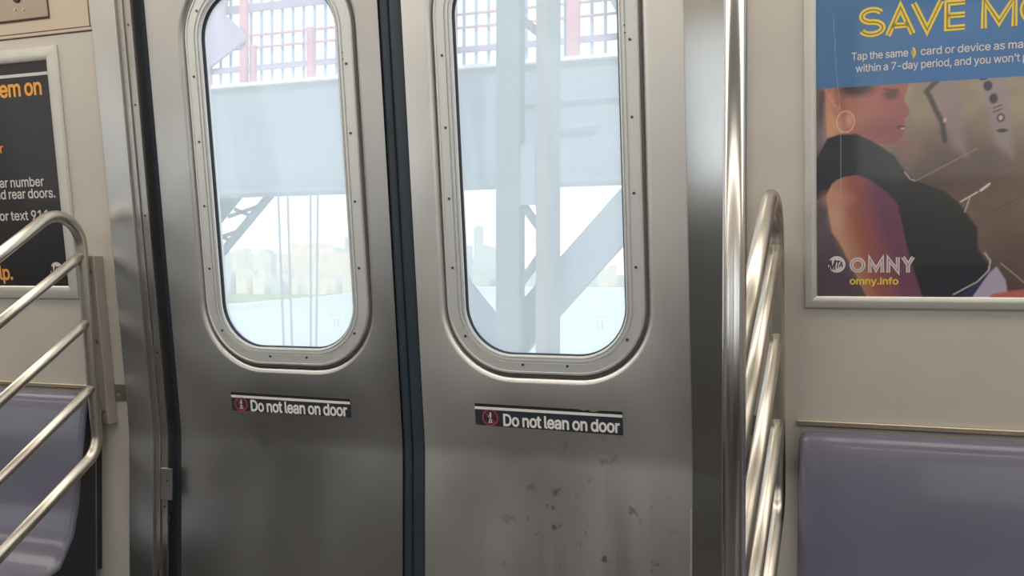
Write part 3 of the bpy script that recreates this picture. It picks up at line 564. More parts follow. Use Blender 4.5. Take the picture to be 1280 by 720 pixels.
# ------------------------------------------------------------------ belt rails above the bench backs
def belt(name, x0, x1):
    b = MB(); b.slab(x0, x1, .8765, .8885, .0, .010); o = b.build(name, M['belt'], bevel=.003); o['kind'] = 'structure'
belt('trim_5', X0, -1.815); belt('trim_6', -.150, X1)
for nm, xa, xb, lab in (('rail_bracket', -1.7905, -1.7335, 'small grey bracket plate with one screw between left guard rail and door jamb'), ('rail_bracket', -.2345, -.190, 'small grey bracket plate seen between the bars of the right guard rail')):
    br = thing(nm, lab, 'bracket', S((xa+xb)/2, .85, 0))
    b = MB(); b.slab(xa, xb, .852, .893, .0003, .004); b.build('plate', M['strip'], br, bevel=.001)
    xs = xb-.021 if xa < -1 else xa+.02
    b = MB(); b.disc(S(xs, .866, .0045), .0048, (0, -1, -.1), .002, 14); b.build('screw', M['tube'], br)

# ------------------------------------------------------------------ guard rails beside the benches
def guard(X, poleX, label, inset):
    t = thing('guard_rail', label, 'guard rail', (X, -.6, 0), None)
    yv = lambda z: -bend(z)-.052
    slope = .645
    # outer hoop: from the pole up to the wall, down along it and back out below
    Yp = -.60+.004
    top = (X, -.1200, 1.3560)
    hoop = [(poleX, Yp, 1.3560-slope*(.60-.1200)-.02), (X, -.135, 1.3500), (X, yv(1.25)-.002, 1.228), (X, yv(.75), .745), (poleX, Yp, .745-slope*(.60-.052))]
    pts = [Vector(q) for q in hoop]
    pth = fillet([pts[0], Vector((X, yv(1.33)+.004, 1.352)), Vector((X, yv(.735), .735)), pts[4]], [.075, .070], 14)
    b = MB(); b.tube(pth, .0138, 24); b.build('hoop', M['tube'], t, smooth=True)
    for z in (1.204, 1.046, .890):
        b = MB(); y0 = yv(z)-.004; b.tube([(X, y0, z), (X, y0-.028, z-.028*slope), (poleX, Yp, z-slope*(Yp*-1+y0))], .0120, 22); b.build('bar', M['tube'], t, smooth=True)
    # mounting channel on the wall
    sg = 1 if inset > .0105 else -1
    b = MB(); b.slab(min(X-sg*.006, X+sg*.017), max(X-sg*.006, X+sg*.017), .795, 1.207, .0, .032); b.build('mounting_channel', M['channel'], t, bevel=.003)
    for z in (.83, 1.0, 1.17):
        b = MB(); b.tube([S(X+sg*.003, z, .031), S(X, z, .052)], .006, 10); b.build('mounting_stud', M['strip'], t, smooth=True)
    b = MB(); b.tube([(poleX, -.6, .0), (poleX, -.6, 2.15)], .0157, 32); b.build('pole', M['pole'], t, smooth=True)
    b = MB(); b.tube([(poleX, -.6, 0), (poleX, -.6, .012), (poleX, -.6, .03)], [.04, .038, .017], 24); b.build('foot_flange', M['pole'], t, smooth=True)
    return t
guard(-1.782, -1.782, 'tubular steel guard rail with sloping bars at the left, beside the left bench', .013)
guard(-.180, -.186, 'tubular steel guard rail with sloping bars and upright pole, right of the doors', .010)

# ------------------------------------------------------------------ benches
def bench(x0, x1, label, name='bench'):
    prof = [(-.022, .42), (-.024, .840), (-.028, .862), (-.038, .871), (-.052, .872), (-.064, .864), (-.072, .848), (-.078, .820), (-.086, .760), (-.094, .690), (-.102, .610), (-.118, .540), (-.155, .480),
            (-.235, .452), (-.300, .440), (-.420, .444), (-.490, .450), (-.520, .440), (-.530, .415), (-.525, .380), (-.30, .370), (-.022, .380)]
    t = thing(name, label, 'bench', ((x0+x1)/2, -.25, 0))
    n = len(prof); inner = x0+.0 ; e = .012
    left_end = abs(x0) < 1
    xs = [x0, x0+.003, x0+.010, x0+.022, x1-.022, x1-.010, x1-.003, x1]; sc = [.012, .005, .0015, 0, 0, .0015, .005, .012]
    cy = sum(p[0] for p in prof)/n; v = []
    # inset the profile near both ends, for a rounded moulded edge
    def inset(d):
        out = []
        for i in range(n):
            a, b_, c = Vector(prof[i-1]), Vector(prof[i]), Vector(prof[(i+1) % n])
            t1, t2 = (b_-a).normalized(), (c-b_).normalized(); nn = Vector((t1.y+t2.y, -t1.x-t2.x)).normalized()
            out.append(b_+nn*d)
        return out
    test = inset(.01); sgn = 1 if test[8].x > prof[8][0] else -1
    for x, s in zip(xs, sc):
        for q in inset(s*sgn): v.append((x, q.x, q.y))
    f = [(k*n+i, k*n+(i+1) % n, (k+1)*n+(i+1) % n, (k+1)*n+i) for k in range(len(xs)-1) for i in range(n)]
    f += [tuple(range(n)), tuple((len(xs)-1)*n+i for i in range(n))]
    autosmooth(mk('moulded_shell', v, f, M['bench'], t), 60)
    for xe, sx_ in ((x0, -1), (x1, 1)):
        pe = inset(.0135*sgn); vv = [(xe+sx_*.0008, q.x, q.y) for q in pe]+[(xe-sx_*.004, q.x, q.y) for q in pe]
        mk('shade_end_panel', vv, [tuple(range(n)), tuple(range(2*n-1, n-1, -1))]+[(i, (i+1) % n, n+(i+1) % n, n+i) for i in range(n)], M['rubber'], t)  # black end face, its colour standing in for shade at the bench end
    b = MB()
    b.box((x0+.05, -.42, 0), (x1-.05, -.05, .375)); b.build('base', M['backlow'], t)
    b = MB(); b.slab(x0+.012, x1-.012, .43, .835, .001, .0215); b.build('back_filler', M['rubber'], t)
    return t
bench(-.142, 1.60, 'glossy purple-grey moulded bench at right under the blue poster')
bench(-3.60, -1.806, 'glossy purple-grey moulded bench at left behind the sloping bars')

# ------------------------------------------------------------------ posters
def poster_frame(t, x0, x1, h0, h1, w, o_out, only=None):
    """mitred frame, inner opening x0..x1, h0..h1"""
    for nm, a in (('top', 0), ('bottom', 1), ('left', 2), ('right', 3)):
        prof_ = [(0, .0002), (0, .006), (.003, .0085), (w*.45, .0105), (w-.003, .009), (w, .004), (w, .0002)]
        v = []
        for e in (0, 1):
            for (d, o_) in prof_:
                if nm == 'top': p = ((x0-d) if e == 0 else (x1+d), h1+d)
                if nm == 'bottom': p = ((x0-d) if e == 0 else (x1+d), h0-d)
                if nm == 'left': p = (x0-d, (h0-d) if e == 0 else (h1+d))
                if nm == 'right': p = (x1+d, (h0-d) if e == 0 else (h1+d))
                v.append(S(p[0], p[1], o_))
        k = len(prof_)
        f = [(i, i+1, k+i+1, k+i) for i in range(k-1)]+[(0, k-1, 2*k-1, k)]+[tuple(range(k)), tuple(range(k, 2*k))]
        autosmooth(mk('frame_rail', v, f, M['adframe'], t), 30)

# right poster: painted print
def paint(x0, x1, h0, h1, step):
    nx, nz = int((x1-x0)/step)+1, int((h1-h0)/step)+1
    X, H = np.meshgrid(np.linspace(x0, x1, nx), np.linspace(h0, h1, nz))
    def srgb(c): c = np.array(c, float)/255; return np.where(c <= .04045, c/12.92, ((c+.055)/1.055)**2.4)
    rng = np.random.RandomState(3)
    def smooth_noise(s):
        gx = rng.rand(int((h1-h0)/s)+3, int((x1-x0)/s)+3); a = (H-h0)/s; b = (X-x0)/s; i, j = a.astype(int), b.astype(int); fa, fb = a-i, b-j
        fa = fa*fa*(3-2*fa); fb = fb*fb*(3-2*fb)
        return gx[i, j]*(1-fa)*(1-fb)+gx[i+1, j]*fa*(1-fb)+gx[i, j+1]*(1-fa)*fb+gx[i+1, j+1]*fa*fb
    img = np.zeros(X.shape+(3,))
    def grad(c00, c10, c01, c11, xa, xb, ha, hb):   # colours at (left,bottom),(right,bottom),(left,top),(right,top)
        u = np.clip((X-xa)/(xb-xa), 0, 1)[..., None]; w = np.clip((H-ha)/(hb-ha), 0, 1)[..., None]
        return (srgb(c00)*(1-u)*(1-w)+srgb(c10)*u*(1-w)+srgb(c01)*(1-u)*w+srgb(c11)*u*w)
    def dist_poly(poly):                            # signed distance, positive inside
        pl = np.array(poly); inside = np.zeros(X.shape, bool); dm = np.full(X.shape, 9.0); n = len(pl)
        for i in range(n):
            (ax, ay), (bx, by) = pl[i-1], pl[i]
            c = ((ay > H) != (by > H)) & (X < (bx-ax)*(H-ay)/((by-ay) if by != ay else 1e-9)+ax); inside ^= c
            dx, dy = bx-ax, by-ay; t = np.clip(((X-ax)*dx+(H-ay)*dy)/(dx*dx+dy*dy+1e-12), 0, 1)
            dm = np.minimum(dm, np.hypot(X-ax-t*dx, H-ay-t*dy))
        return np.where(inside, dm, -dm)
    def put(mask, col):
        nonlocal img
        m = np.clip(mask, 0, 1)[..., None]; img = img*(1-m)+(col if np.ndim(col) > 1 else srgb(col))*m
    def poly(p, col, soft=.0012, a=1.0): put(a*np.clip(.5+dist_poly(p)/(2*soft), 0, 1), col)
    def ell(c, rx, rz, col, soft=.3, a=1.0):
        d = np.hypot((X-c[0])/rx, (H-c[1])/rz); put(a*np.clip((1+soft/2-d)/soft, 0, 1), col)
    def line(p, w, col, a=1.0, soft=.0006):
        dm = np.full(X.shape, 9.0)
        for (ax, ay), (bx, by) in zip(p[:-1], p[1:]):
            dx, dy = bx-ax, by-ay; t = np.clip(((X-ax)*dx+(H-ay)*dy)/(dx*dx+dy*dy+1e-12), 0, 1)
            dm = np.minimum(dm, np.hypot(X-ax-t*dx, H-ay-t*dy))
        put(a*np.clip(.5+(w/2-dm)/(2*soft), 0, 1), col)
    hz = P['blue'][0][1]
    img = grad((96, 78, 88), (82, 66, 68), (158, 142, 124), (160, 145, 122), x0, .22, 1.12, hz)
    ng = smooth_noise(.035); ng2 = smooth_noise(.012)
    img *= (.80+.34*ng+.12*ng2)[..., None]
    ell((.13, 1.34), .12, .07, (88, 68, 68), 1.2, .75)
    poly(P['colA'], (146, 128, 130), .008, .8); poly(P['colB'], (150, 136, 136), .006, .9)
    poly([(x0, hz), (-.093, hz), (-.093, 1.41), (-.095, 1.30), (-.08, 1.22), (-.04, 1.121), (x0, 1.121)], (88, 76, 88), .006, .95)
    ell((-.105, 1.40), .010, .03, (140, 125, 145), 1.0, .6); ell((-.10, 1.24), .012, .03, (105, 92, 100), 1.0, .6)
    line(P['strapA'], .0085, (66, 58, 62), .9, .002)
    for k, r in (('b0', (.008, .004)), ('b1', (.0070, .0085)), ('b2', (.0065, .0085)), ('b4', (.009, .0030))): ell(P[k], r[0], r[1], (62, 54, 58), .35)
    for k in ('bar1', 'bar2'): x, z = P[k]; line([(x-.006, z-.002), (x+.006, z+.002)], .0022, (80, 68, 70))
    ell(P['b3'], .0065, .0075, (84, 66, 66), .3); ell(P['b3'], .0030, .0038, (212, 176, 168), .5)
    ell((P['strapA'][4][0]+.004, P['strapA'][4][1]+.004), .003, .004, (205, 165, 160), .6)
    # sitter: neck and face, ear, dark hair
    fg = grad((196, 150, 122), (148, 88, 92), (170, 110, 100), (168, 104, 96), -.105, .02, 1.40, 1.50)
    poly(P['face'], fg, .0014)
    ell(P['jaw'], .035, .018, (142, 82, 92), 1.2, .7); ell((P['neck'][0], P['neck'][1]), .012, .05, (206, 160, 128), 1.2, .7)
    ell((P['mouth'][0]+.018, P['mouth'][1]-.035), .018, .022, (140, 108, 104), 1.3, .55); ell((P['mouth'][0]+.004, P['mouth'][1]-.030), .012, .010, (150, 100, 96), 1.2, .6)
    ell((P['cheek'][0]-.018, P['cheek'][1]+.028), .011, .020, (140, 86, 84), 1.2, .6)
    ell(P['hair'], .030, .014, (66, 58, 62), .9, .95); ell((-.098, P['ear'][0][0][1]+.01), .012, .02, (150, 92, 88), 1, .5)
    ell(P['eye'], .0125, .0085, (92, 62, 70), .9, .85); line([(P['eye'][0]-.012, P['eye'][1]+.010), (P['eye'][0]+.012, P['eye'][1]+.006)], .003, (70, 48, 54), .8, .0015)
    ell(P['mouth'], .0075, .0035, (112, 56, 74), .6, .95); ell((P['mouth'][0]+.003, P['mouth'][1]-.002), .0035, .0014, (222, 180, 180), .8, .8)
    ell(P['cheek'], .0055, .011, (208, 158, 146), .9, .8)
    for e in P['ear']: line(e, .0022, (206, 150, 136), .8, .001)
    hx, hz_ = P['hoop']; line(arc(hx, hz_, .0150, .0185, 0, 360, 40), .0016, (232, 184, 158), 1, .0006)
    # black top, arm, trousers, bag
    sg = grad((44, 50, 58), (54, 56, 56), (46, 50, 60), (66, 66, 68), -.11, .09, 1.18, 1.42)
    poly(P['shirt'], sg, .0018); poly(P['pants'], (42, 48, 56), .004)
    ell((.02, 1.32), .012, .05, (66, 68, 68), 1.2, .4); ell((-.085, 1.365), .03, .02, (58, 56, 62), 1.4, .6); ell((.07, 1.27), .02, .05, (56, 58, 60), 1.4, .5)
    u = np.clip((X+.095)/(.13), 0, 1); sh = (H-1.12)/.18
    ag = np.where((u < .45)[..., None], srgb((206, 160, 128))*(1-u/.45)[..., None]+srgb((156, 92, 84))*(u/.45)[..., None],
                  srgb((156, 92, 84))*(1-(u-.45)/.55)[..., None]+srgb((112, 70, 104))*((u-.45)/.55)[..., None])
    uu = np.clip((X-(-.093+np.clip(1.30-H, 0, .2)*.28))/.085, 0, 1)
    ag = np.where((uu < .42)[..., None], srgb((192, 148, 122))*(1-uu/.42)[..., None]+srgb((158, 94, 84))*(uu/.42)[..., None],
                  srgb((158, 94, 84))*(1-(uu-.42)/.58)[..., None]+srgb((112, 74, 98))*((uu-.42)/.58)[..., None])
    poly(P['arm'], ag, .0014)
    ell((-.078, 1.296), .024, .014, (196, 142, 130), 1.3, .7); ell((-.078, 1.262), .012, .020, (206, 170, 150), 1.4, .5)
    poly(P['navy'], (48, 62, 98), .0012); poly(P['bag'], (178, 168, 192), .0012); poly(P['pink'], (186, 104, 98), .002)
    cols = [(225, 215, 210), (150, 132, 124), (228, 218, 214), (232, 226, 224), (220, 208, 204), (78, 62, 62), (76, 60, 60), (196, 184, 184), (208, 200, 206)]
    ws = [.0014, .0020, .0024, .0042, .0016, .0010, .0009, .0014, .0022]
    for p, c, w_ in zip(P['lines'], cols, ws): line(p, w_, c, .85)
    # blue header
    bl = grad((76, 118, 164), (52, 108, 168), (70, 112, 152), (66, 112, 162), -.11, .1, hz, hz+.25)
    put(np.clip(.5+(H-hz)/.001, 0, 1), bl*(.94+.12*smooth_noise(.06))[..., None])
    # fine scratches in the plastic cover
    line([(-.083, 1.62), (-.078, 1.52), (-.072, 1.46), (-.0705, 1.38), (-.071, 1.30)], .0009, (176, 186, 190), .5)
    me = bpy.data.meshes.new('picture')
    v = np.zeros((nx*nz, 3)); v[:, 0] = X.ravel(); v[:, 2] = H.ravel(); v[:, 1] = -TILT*(H.ravel()-ZK)-.0030
    idx = np.arange(nx*nz).reshape(nz, nx); q = np.stack([idx[:-1, :-1], idx[:-1, 1:], idx[1:, 1:], idx[1:, :-1]], -1).reshape(-1, 4)
    me.from_pydata(v.tolist(), [], q.tolist()); ca = me.color_attributes.new('ink', 'FLOAT_COLOR', 'POINT')
    rgba = np.ones((nx*nz, 4), dtype=np.float32); rgba[:, :3] = img.reshape(-1, 3); ca.data.foreach_set('color', rgba.ravel()); me.materials.append(M['picture'])
    return me
PX0, PX1, PH0, PH1 = -.1124, .48, 1.1208, 1.78
pr = thing('advertising_poster', 'framed blue-topped fare advertisement with a seated woman in black, on the right wall', 'poster')
me = paint(PX0, PX1, PH0, PH1, .0016)
o = bpy.data.objects.new('printed_picture', me); COL.objects.link(o); o.parent = pr
poster_frame(pr, PX0, PX1, PH0, PH1, .023, .01)
OP = .0036
b0, h1s = P['save'][0], P['save'][11][1]
sp = [(P['save'][0][0], P['save'][1][0]), (P['save'][2][0], P['save'][3][0]), (P['save'][4][0], P['save'][5][0]), (P['save'][6][0], P['save'][7][0])]
logo_type('SAVE', sp, .5*(1.5753+1.5757), 1.6265, .0096, 'headline', M['yellow_ink'], M['inline_ink'], pr, OP)
logo_type('MONEY', [(.1539, .2096), (.2125, .263), (.268, .310), (.317, .352), (.356, .402)], 1.5752, 1.6265, .0096, 'headline', M['yellow_ink'], M['inline_ink'], pr, OP)
tp = P['T']['tap']
hT = 1.5385; cap = .0128
# "Tap the same )) card or device as many times"
lettering_part('Tap the same', 'Tap the same', -.0523, .0401, hT, cap, OP, 'lettering', M['white_ink'], pr, .010, -.012)
lettering_part('card or device as many times', 'card or device as ma', .0605, .2186, hT+.0005, cap, OP, 'lettering', M['white_ink'], pr, .010, -.012)
b = MB()
for k, r in enumerate((.003, .0055, .008)): ribbon(b, arc(.0435+.0008+k*.0008, hT+.0055, r*.8, r*1.15, -62, 62, 12), .0014, OP)
for k, r in enumerate((.0095,)): ribbon(b, arc(.0440, hT+.0055, r*.75, r*1.05, -62, 62, 12), .0016, OP)
b.build('contactless_symbol', M['yellow_ink'], pr)
lettering_part('within a 7-day period, and you won\'t pay', 'within a 7-day period, and you won\'t', -.0453, .2135, 1.5175, cap, OP, 'lettering', M['white_ink'], pr, .010, -.012)
oy0, oy1 = 1.1640, 1.1915
logo_type('OMNY', [(-.0556, -.0285), (-.0245, .0032), (.0068, .0290), (.0310, .0545)], oy0, oy1, .0066, 'wordmark', M['omny_white'], M['inline2_ink'], pr, OP)
lettering('omny.info', -.0556, .0270, 1.1430, .0118, OP, 'lettering', M['yellow_ink'], pr, .022)
def mta(c, r, parent, o):
    b = MB(); pts = [(c[0]+r*math.cos(math.radians(a)), c[1]+r*math.sin(math.radians(a))) for a in range(-148, 149, 8)]
    pts += [(c[0]-r*.75, c[1]+r*.10), (c[0]-r*1.05, c[1]-r*.15)]
    b.add([S(x, z, o) for x, z in pts], [tuple(range(len(pts)))]); b.build('round_emblem', M['omny_white'], parent)
    lettering('M', c[0]-r*.92, c[0]-r*.20, c[1]-r*.62, r*1.10, o+.0003, 'lettering', M['dark_ink'], parent, .03, .12)
    lettering('T', c[0]-r*.16, c[0]+r*.28, c[1]-r*.45, r*.86, o+.0003, 'lettering', M['dark_ink'], parent, .03, .12)
    lettering('A', c[0]+r*.24, c[0]+r*.70, c[1]-r*.32, r*.62, o+.0003, 'lettering', M['dark_ink'], parent, .03, .12)
mta(P['mtaR'][0], .0150, pr, OP)

# left poster
pl = thing('notice_poster', 'framed black notice with white and orange lettering on the left wall behind the sloping bars', 'poster')
LX0, LX1, LH0, LH1 = -2.46, -1.8745, 1.1335, 1.6740
b = MB(); b.slab(LX0, LX1, LH0, LH1, .0005, .0030); b.build('print', M['black_print'], pl)
poster_frame(pl, LX0, LX1, LH0, LH1, .033, .01)
b = MB(); ribbon(b, [(LX0, 1.6448), (LX1, 1.6448)], .0075, OP); b.build('rule', M['white_ink'], pl)
lettering_part('them on', 'em on', -2.0337, -1.9013, 1.5965, .0375, OP, 'lettering', M['orange_ink'], pl, .020, -.02)
lettering_part('your car number', 'ar number', -2.0650, -1.9240, 1.3785, .0225, OP, 'lettering', M['white_ink'], pl, .012, -.01)
lettering_part('your', 'r', -2.0530, -2.0420, 1.4630, .0225, OP, 'lettering', M['rust_ink'], pl, .012)
lettering_part('end and rear doors.', 'rear doors.', -2.0400, -1.8905, 1.3500, .0225, OP, 'lettering', M['white_ink'], pl, .012, -.01)
lettering_part('call or text 911', 'or text 911', -2.0768, -1.9150, 1.2970, .0225, OP, 'lettering', M['white_ink'], pl, .012, -.01)
lettering_part('help.', 'lp.', -2.0978, -2.0555, 1.1495, .0340, OP, 'lettering', M['orange_ink'], pl, .020, -.02)
mta((P['mtaL'][0][0], P['mtaL'][0][1]), .0205, pl, OP)

# metal access plate, top left
ap = thing('access_plate', 'brushed metal access plate with a keyhole on the top left panel above the black notice', 'plate', S(-1.95, 1.83, 0))
b = MB(); b.slab(-2.10, -1.8570, 1.7728, 1.93, .0025, .0065); b.build('plate', M['plate'], ap, bevel=.002)
b = MB(); b.slab(-2.103, -1.8545, 1.7698, 1.933, .0005, .0032); b.build('backing', M['groove'], ap)
b = MB(); b.disc(S(-1.946, 1.822, .0075), .010, (0, -1, -.126), .004, 18); b.build('keyhole', M['rubber'], ap)
for (x, z) in ((-1.9543, 1.7975), (-1.9282, 1.7955)):
    b = MB(); b.disc(S(x, z, .0075), .0026, (0, -1, -.126), .002, 10); b.build('rivet', M['tube'], ap)

# ------------------------------------------------------------------ "Do not lean on door" stickers
def sticker(P4, tx, rg, label, torn):
    (ax, az), (bx, bz), (cx_, cz_), (dx, dz) = P4[:4]; o0 = OF+.0004
    t = thing('door_sticker', label, 'sticker', S(ax, az, o0), 'do not lean on door stickers')
    top_s = (bz-az)/(bx-ax); bot = (cz_+dz)/2; N = 40
    def tp(x): return az+(x-ax)*top_s
    rng = random.Random(4); v = []; f = []
    for i in range(N+1):
        x = ax+(bx-ax)*i/N; e = tp(x)
        if torn and i > N*.70 and i < N-2: e -= rng.choice((.0003, .0008, .0022, .0034, .001))
        v += [S(x, dz+(cz_-dz)*i/N, o0), S(x, e, o0)]
    # rounded lower corners
    v[0] = S(ax+.001, dz+.003, o0)
    f = [(2*i, 2*i+2, 2*i+3, 2*i+1) for i in range(N)]
    mk('backing', v, f, M['sticker_black'], t)
    b = MB(); b.add([S(ax+.0002, dz+.0006, o0+.0003), S(bx-.0004, cz_+.0006, o0+.0003), S(bx-.0004, tp(bx)-.0128, o0+.0003), S(ax+.0002, tp(ax)-.0128, o0+.0003)], [(0, 1, 2, 3)]); b.build('face', M['sticker'], t)
    b = MB(); ribbon(b, [(ax+.0002, tp(ax)-.0095), (bx-.0006, tp(bx)-.0092)], .0060, o0+.0005); b.build('white_rule', M['sticker_white'], t)
    (x0, z0), (x1, z1), (_, zc) = tx
    lettering('Do not lean on door', x0, x1, z0, zc-z0-.0005, o0+.0006, 'lettering', M['sticker_white'], t, .024, track=-.018, slope=(z1-z0)/(x1-x0) if torn else 0.0)
    (rx, rz), (ex, _) = rg; r = abs(ex-rx)*.97
    b = MB(); ribbon(b, arc(rx, rz, r, r, 0, 352, 40), .0028, o0+.0005, True); ribbon(b, [(rx-r*.68, rz+r*.68), (rx+r*.68, rz-r*.68)], .0018, o0+.0009); b.build('prohibition_ring', M['red_ink'], t)
    b = MB()
    b.add([S(x, z, o0+.0007) for x, z in arc(rx+.001, rz+.0095, .0020, .0022, 0, 340, 12)], [tuple(range(13))])
    ribbon(b, [(rx+.001, rz+.0075), (rx+.0002, rz-.001)], .0050, o0+.0007); ribbon(b, [(rx+.0002, rz-.001), (rx-.0026, rz-.0095)], .0024, o0+.0007)
    ribbon(b, [(rx+.0006, rz-.001), (rx+.0030, rz-.006), (rx+.0020, rz-.0105)], .0022, o0+.0007); ribbon(b, [(rx-.001, rz+.005), (rx-.0045, rz+.001)], .0018, o0+.0007)
    ribbon(b, [(rx-.006, rz-.0108), (rx+.006, rz-.0108)], .0014, o0+.0007); b.build('figure', M['white_ink'], t)
sticker(P['stL'], P['stL_text'], P['stL_ring'], 'dark Do not lean on door sticker on the left door leaf', False)
sticker([[-.8176, .8857], [-.4925, .8826], [-.4923, .8335], [-.8179, .8386]], P['stR_text'], P['stR_ring'], 'dark Do not lean on door sticker with torn top edge on the right door leaf', True)

# ------------------------------------------------------------------ outside: the bridge
GY = 10.0
gd = thing('bridge_girder', 'pale blue-grey deck girder of the bridge crossing both door windows', 'girder', (-6, GY, 2.4))
b = MB(); b.box((-16, GY, 2.40), (6, GY+.5, 3.90)); b.build('web', M['steel_ext'], gd)
b = MB(); b.box((-16, GY-.14, 2.37), (6, GY+.5, 2.42)); b.build('flange', M['steel_ext'], gd)
b = MB(); b.box((-16, GY-.10, 3.90), (6, GY+.6, 3.945)); b.build('deck_edge', M['quay'], gd)
b = MB(); b.tube([(-4.3, GY-.06, 3.40), (4, GY-.06, 3.48)], .02, 8); b.build('conduit', M['cable'], gd)
b = MB(); b.tube([(-3.9, GY-.10, 3.05), (-3.3, GY-.10, 3.07)], .03, 8); b.build('lamp_arm', M['cable'], gd)
fy = GY+.25
fn = thing('walkway_railing', 'faded red walkway railing with thin upright pickets on top of the bridge girder', 'railing', (-6, fy, 3.946))
for z, r, m in ((4.225, .05, 'lavender'), (4.52, .016, 'red_ext'), (4.70, .016, 'red_ext'), (5.10, .07, 'lavender')):
    b = MB(); b.bar((-13, fy, z), (4, fy, z-.0), r*1.6, .04, (0, 1, 0)); b.build('rail', M[m], fn)
xx = -12.036
while xx < -.9:
    b = MB(); b.bar((xx, fy+.05, 3.947), (xx, fy+.05, 5.6), .040, .02); b.build('picket', M['picket'], fn); xx += .178
for x, w_, m, z1 in ((-9.38, .16, 'red_ext', 5.6), (-8.72, .11, 'red_ext', 5.6), (-8.55, .05, 'red_ext', 4.55), (-7.60, .09, 'red_ext', 4.72), (-3.72, .15, 'red_ext', 5.6), (-5.42, .14, 'red_ext', 5.6), (-4.0, .05, 'picket', 5.6)):
    b = MB(); b.bar((x, fy-.03, 3.947), (x, fy-.03, z1), w_, .08); b.build('post', M[m], fn)
for nm, pts, y, lab, m in (('gusset_plate', [(-9.9, 5.7), (-8.85, 5.7), (-8.98, 5.00), (-8.62, 4.70), (-8.62, 4.60), (-9.25, 4.25), (-9.32, 3.948), (-9.9, 3.948)], GY+.1, 'mauve steel gusset plate at the upper left corner of left window', 'lavender'),
                           ('gusset_plate', [(-3.42, 5.6), (-3.25, 4.75), (-3.07, 4.42), (-3.03, 3.948), (-2.5, 3.948), (-2.5, 5.6)], GY-.02, 'pale blue steel gusset plate at the upper right corner of right window', 'steel_ext')):
    v = [(x, y, z) for x, z in pts]+[(x, y+.05, z) for x, z in pts]; k = len(pts)
    o = mk(nm, v, [tuple(range(k)), tuple(range(2*k-1, k-1, -1))]+[(i, (i+1) % k, k+(i+1) % k, k+i) for i in range(k)], M[m], loc=(pts[0][0], y, 4)); tag(o, lab, 'steel plate')
CY = 8.0
cl = thing('laced_column', 'pale steel column of two upright legs joined by lacing bars, seen through right window', 'column', (-3.57, CY, 0))
for x0, x1, m in ((-3.907, -3.640, 'steel_col'), (-3.452, -3.330, 'steel_warm'), (-3.330, -3.236, 'steel_col')):
    b = MB(); b.box((x0, CY, -8), (x1, CY+.18, 7)); b.build('leg', M[m], cl)
for (p, q) in (((-3.70, 2.05), (-3.40, 1.66)), ((-3.40, 1.45), (-3.72, 1.02)), ((-3.40, 4.7), (-3.70, 4.25)), ((-3.70, 4.0), (-3.40, 3.75))):
    b = MB(); b.bar((p[0], CY+.09, p[1]), (q[0], CY+.09, q[1]), .09, .02, (0, 1, 0)); b.build('lacing_bar', M['steel_col'], cl)
b = MB(); b.box((-3.72, CY+.02, 1.95), (-3.42, CY+.05, 2.6)); b.build('tie_plate', M['steel_ext'], cl)
br1 = MB(); br1.bar((-2.0, CY+.35, 2.46), (-4.25, CY+.35, .04), .42, .12, (0, 1, 0)); o = br1.build('diagonal_brace', M['steel_ext'], loc=(-3, CY+.35, 1.3)); tag(o, 'wide pale blue diagonal brace rising to the right behind the column', 'steel brace')
br2 = MB(); br2.bar((-5.90, CY+.6, 2.531), (-3.5, CY+.6, -.25), .34, .12, (0, 1, 0)); o = br2.build('diagonal_brace', M['steel_ext'], loc=(-4.4, CY+.6, .7)); tag(o, 'pale blue diagonal brace sloping down to the foot of right window, left of the column', 'steel brace')
lb = thing('lattice_brace', 'grey-green latticed truss diagonal at the left of left window under the girder', 'steel brace', (-9.5, 10.75, 1.5))
def lp(x, z): return (x*1.16, z*1.16-.184)
for (xa, za), (xb, zb), w_ in (((-7.92, 2.40), (-9.38, .94), .29), ((-7.33, 2.36), (-8.80, .90), .07)):
    p, q = lp(xa, za), lp(xb, zb); b = MB(); b.bar((p[0], 10.75, p[1]), (q[0], 10.75, q[1]), w_, .14, (0, 1, 0)); b.build('chord', M['steel_col'], lb)
for k in range(9):
    t = k*.16; sft = .16 if k % 2 else -.10
    p, q = lp(-7.40-t, 2.29-t), lp(-7.80-t-sft, 2.30-t-sft)
    b = MB(); b.bar((p[0], 10.78, p[1]), (q[0], 10.78, q[1]), .055, .02, (0, 1, 0)); b.build('lacing_bar', M['steel_col'], lb)
for i, (xa, xb, which) in enumerate(((-7.665, -7.575, 'leftmost'), (-7.515, -7.445, 'second from left'), (-7.155, -7.150, 'third from left'), (-7.040, -7.065, 'rightmost'))):
    b = MB(); k = (xb-xa)/2.06; b.tube([(xa-.10*0, 9.5, 2.40), (xb+k*2, 9.5, -1.7)], .016, 8); o = b.build('suspender_cable', M['cable'], loc=(xa, 9.5, 2.4)); tag(o, 'thin upright suspender cable under the girder in left window, %s of four' % which, 'cable', 'suspender cables')

# river, banks, city
wt = MB(); wt.add([(-9000, 60, -40), (4000, 60, -40), (4000, 9000, -40), (-9000, 9000, -40)], [(0, 1, 2, 3)]); o = wt.build('river_water', M['water']); o['kind'] = 'structure'
shore = [(-700, 800), (-830, 1093), (-969, 1476), (-1250, 2191), (-1513, 2973), (-2150, 4300), (-1700, 4700), (-600, 4900), (2500, 5200), (2500, 8900), (-8800, 8900), (-8800, 800)]
v = [(x, y, -37) for x, y in shore]+[(x, y, -40.5) for x, y in shore]; k = len(shore)
mk('riverbank_park', v, [tuple(range(k))]+[(i, (i+1) % k, k+(i+1) % k, k+i) for i in range(k)], M['land'], kind='structure')
b = MB()
for (xa, ya), (xb, yb) in zip(shore[:8], shore[1:9]): b.bar((xa, ya, -37.5), (xb, yb, -37.5), 14, 8, (0, 0, 1))
o = b.build('quay_wall', M['quay']); o['kind'] = 'structure'
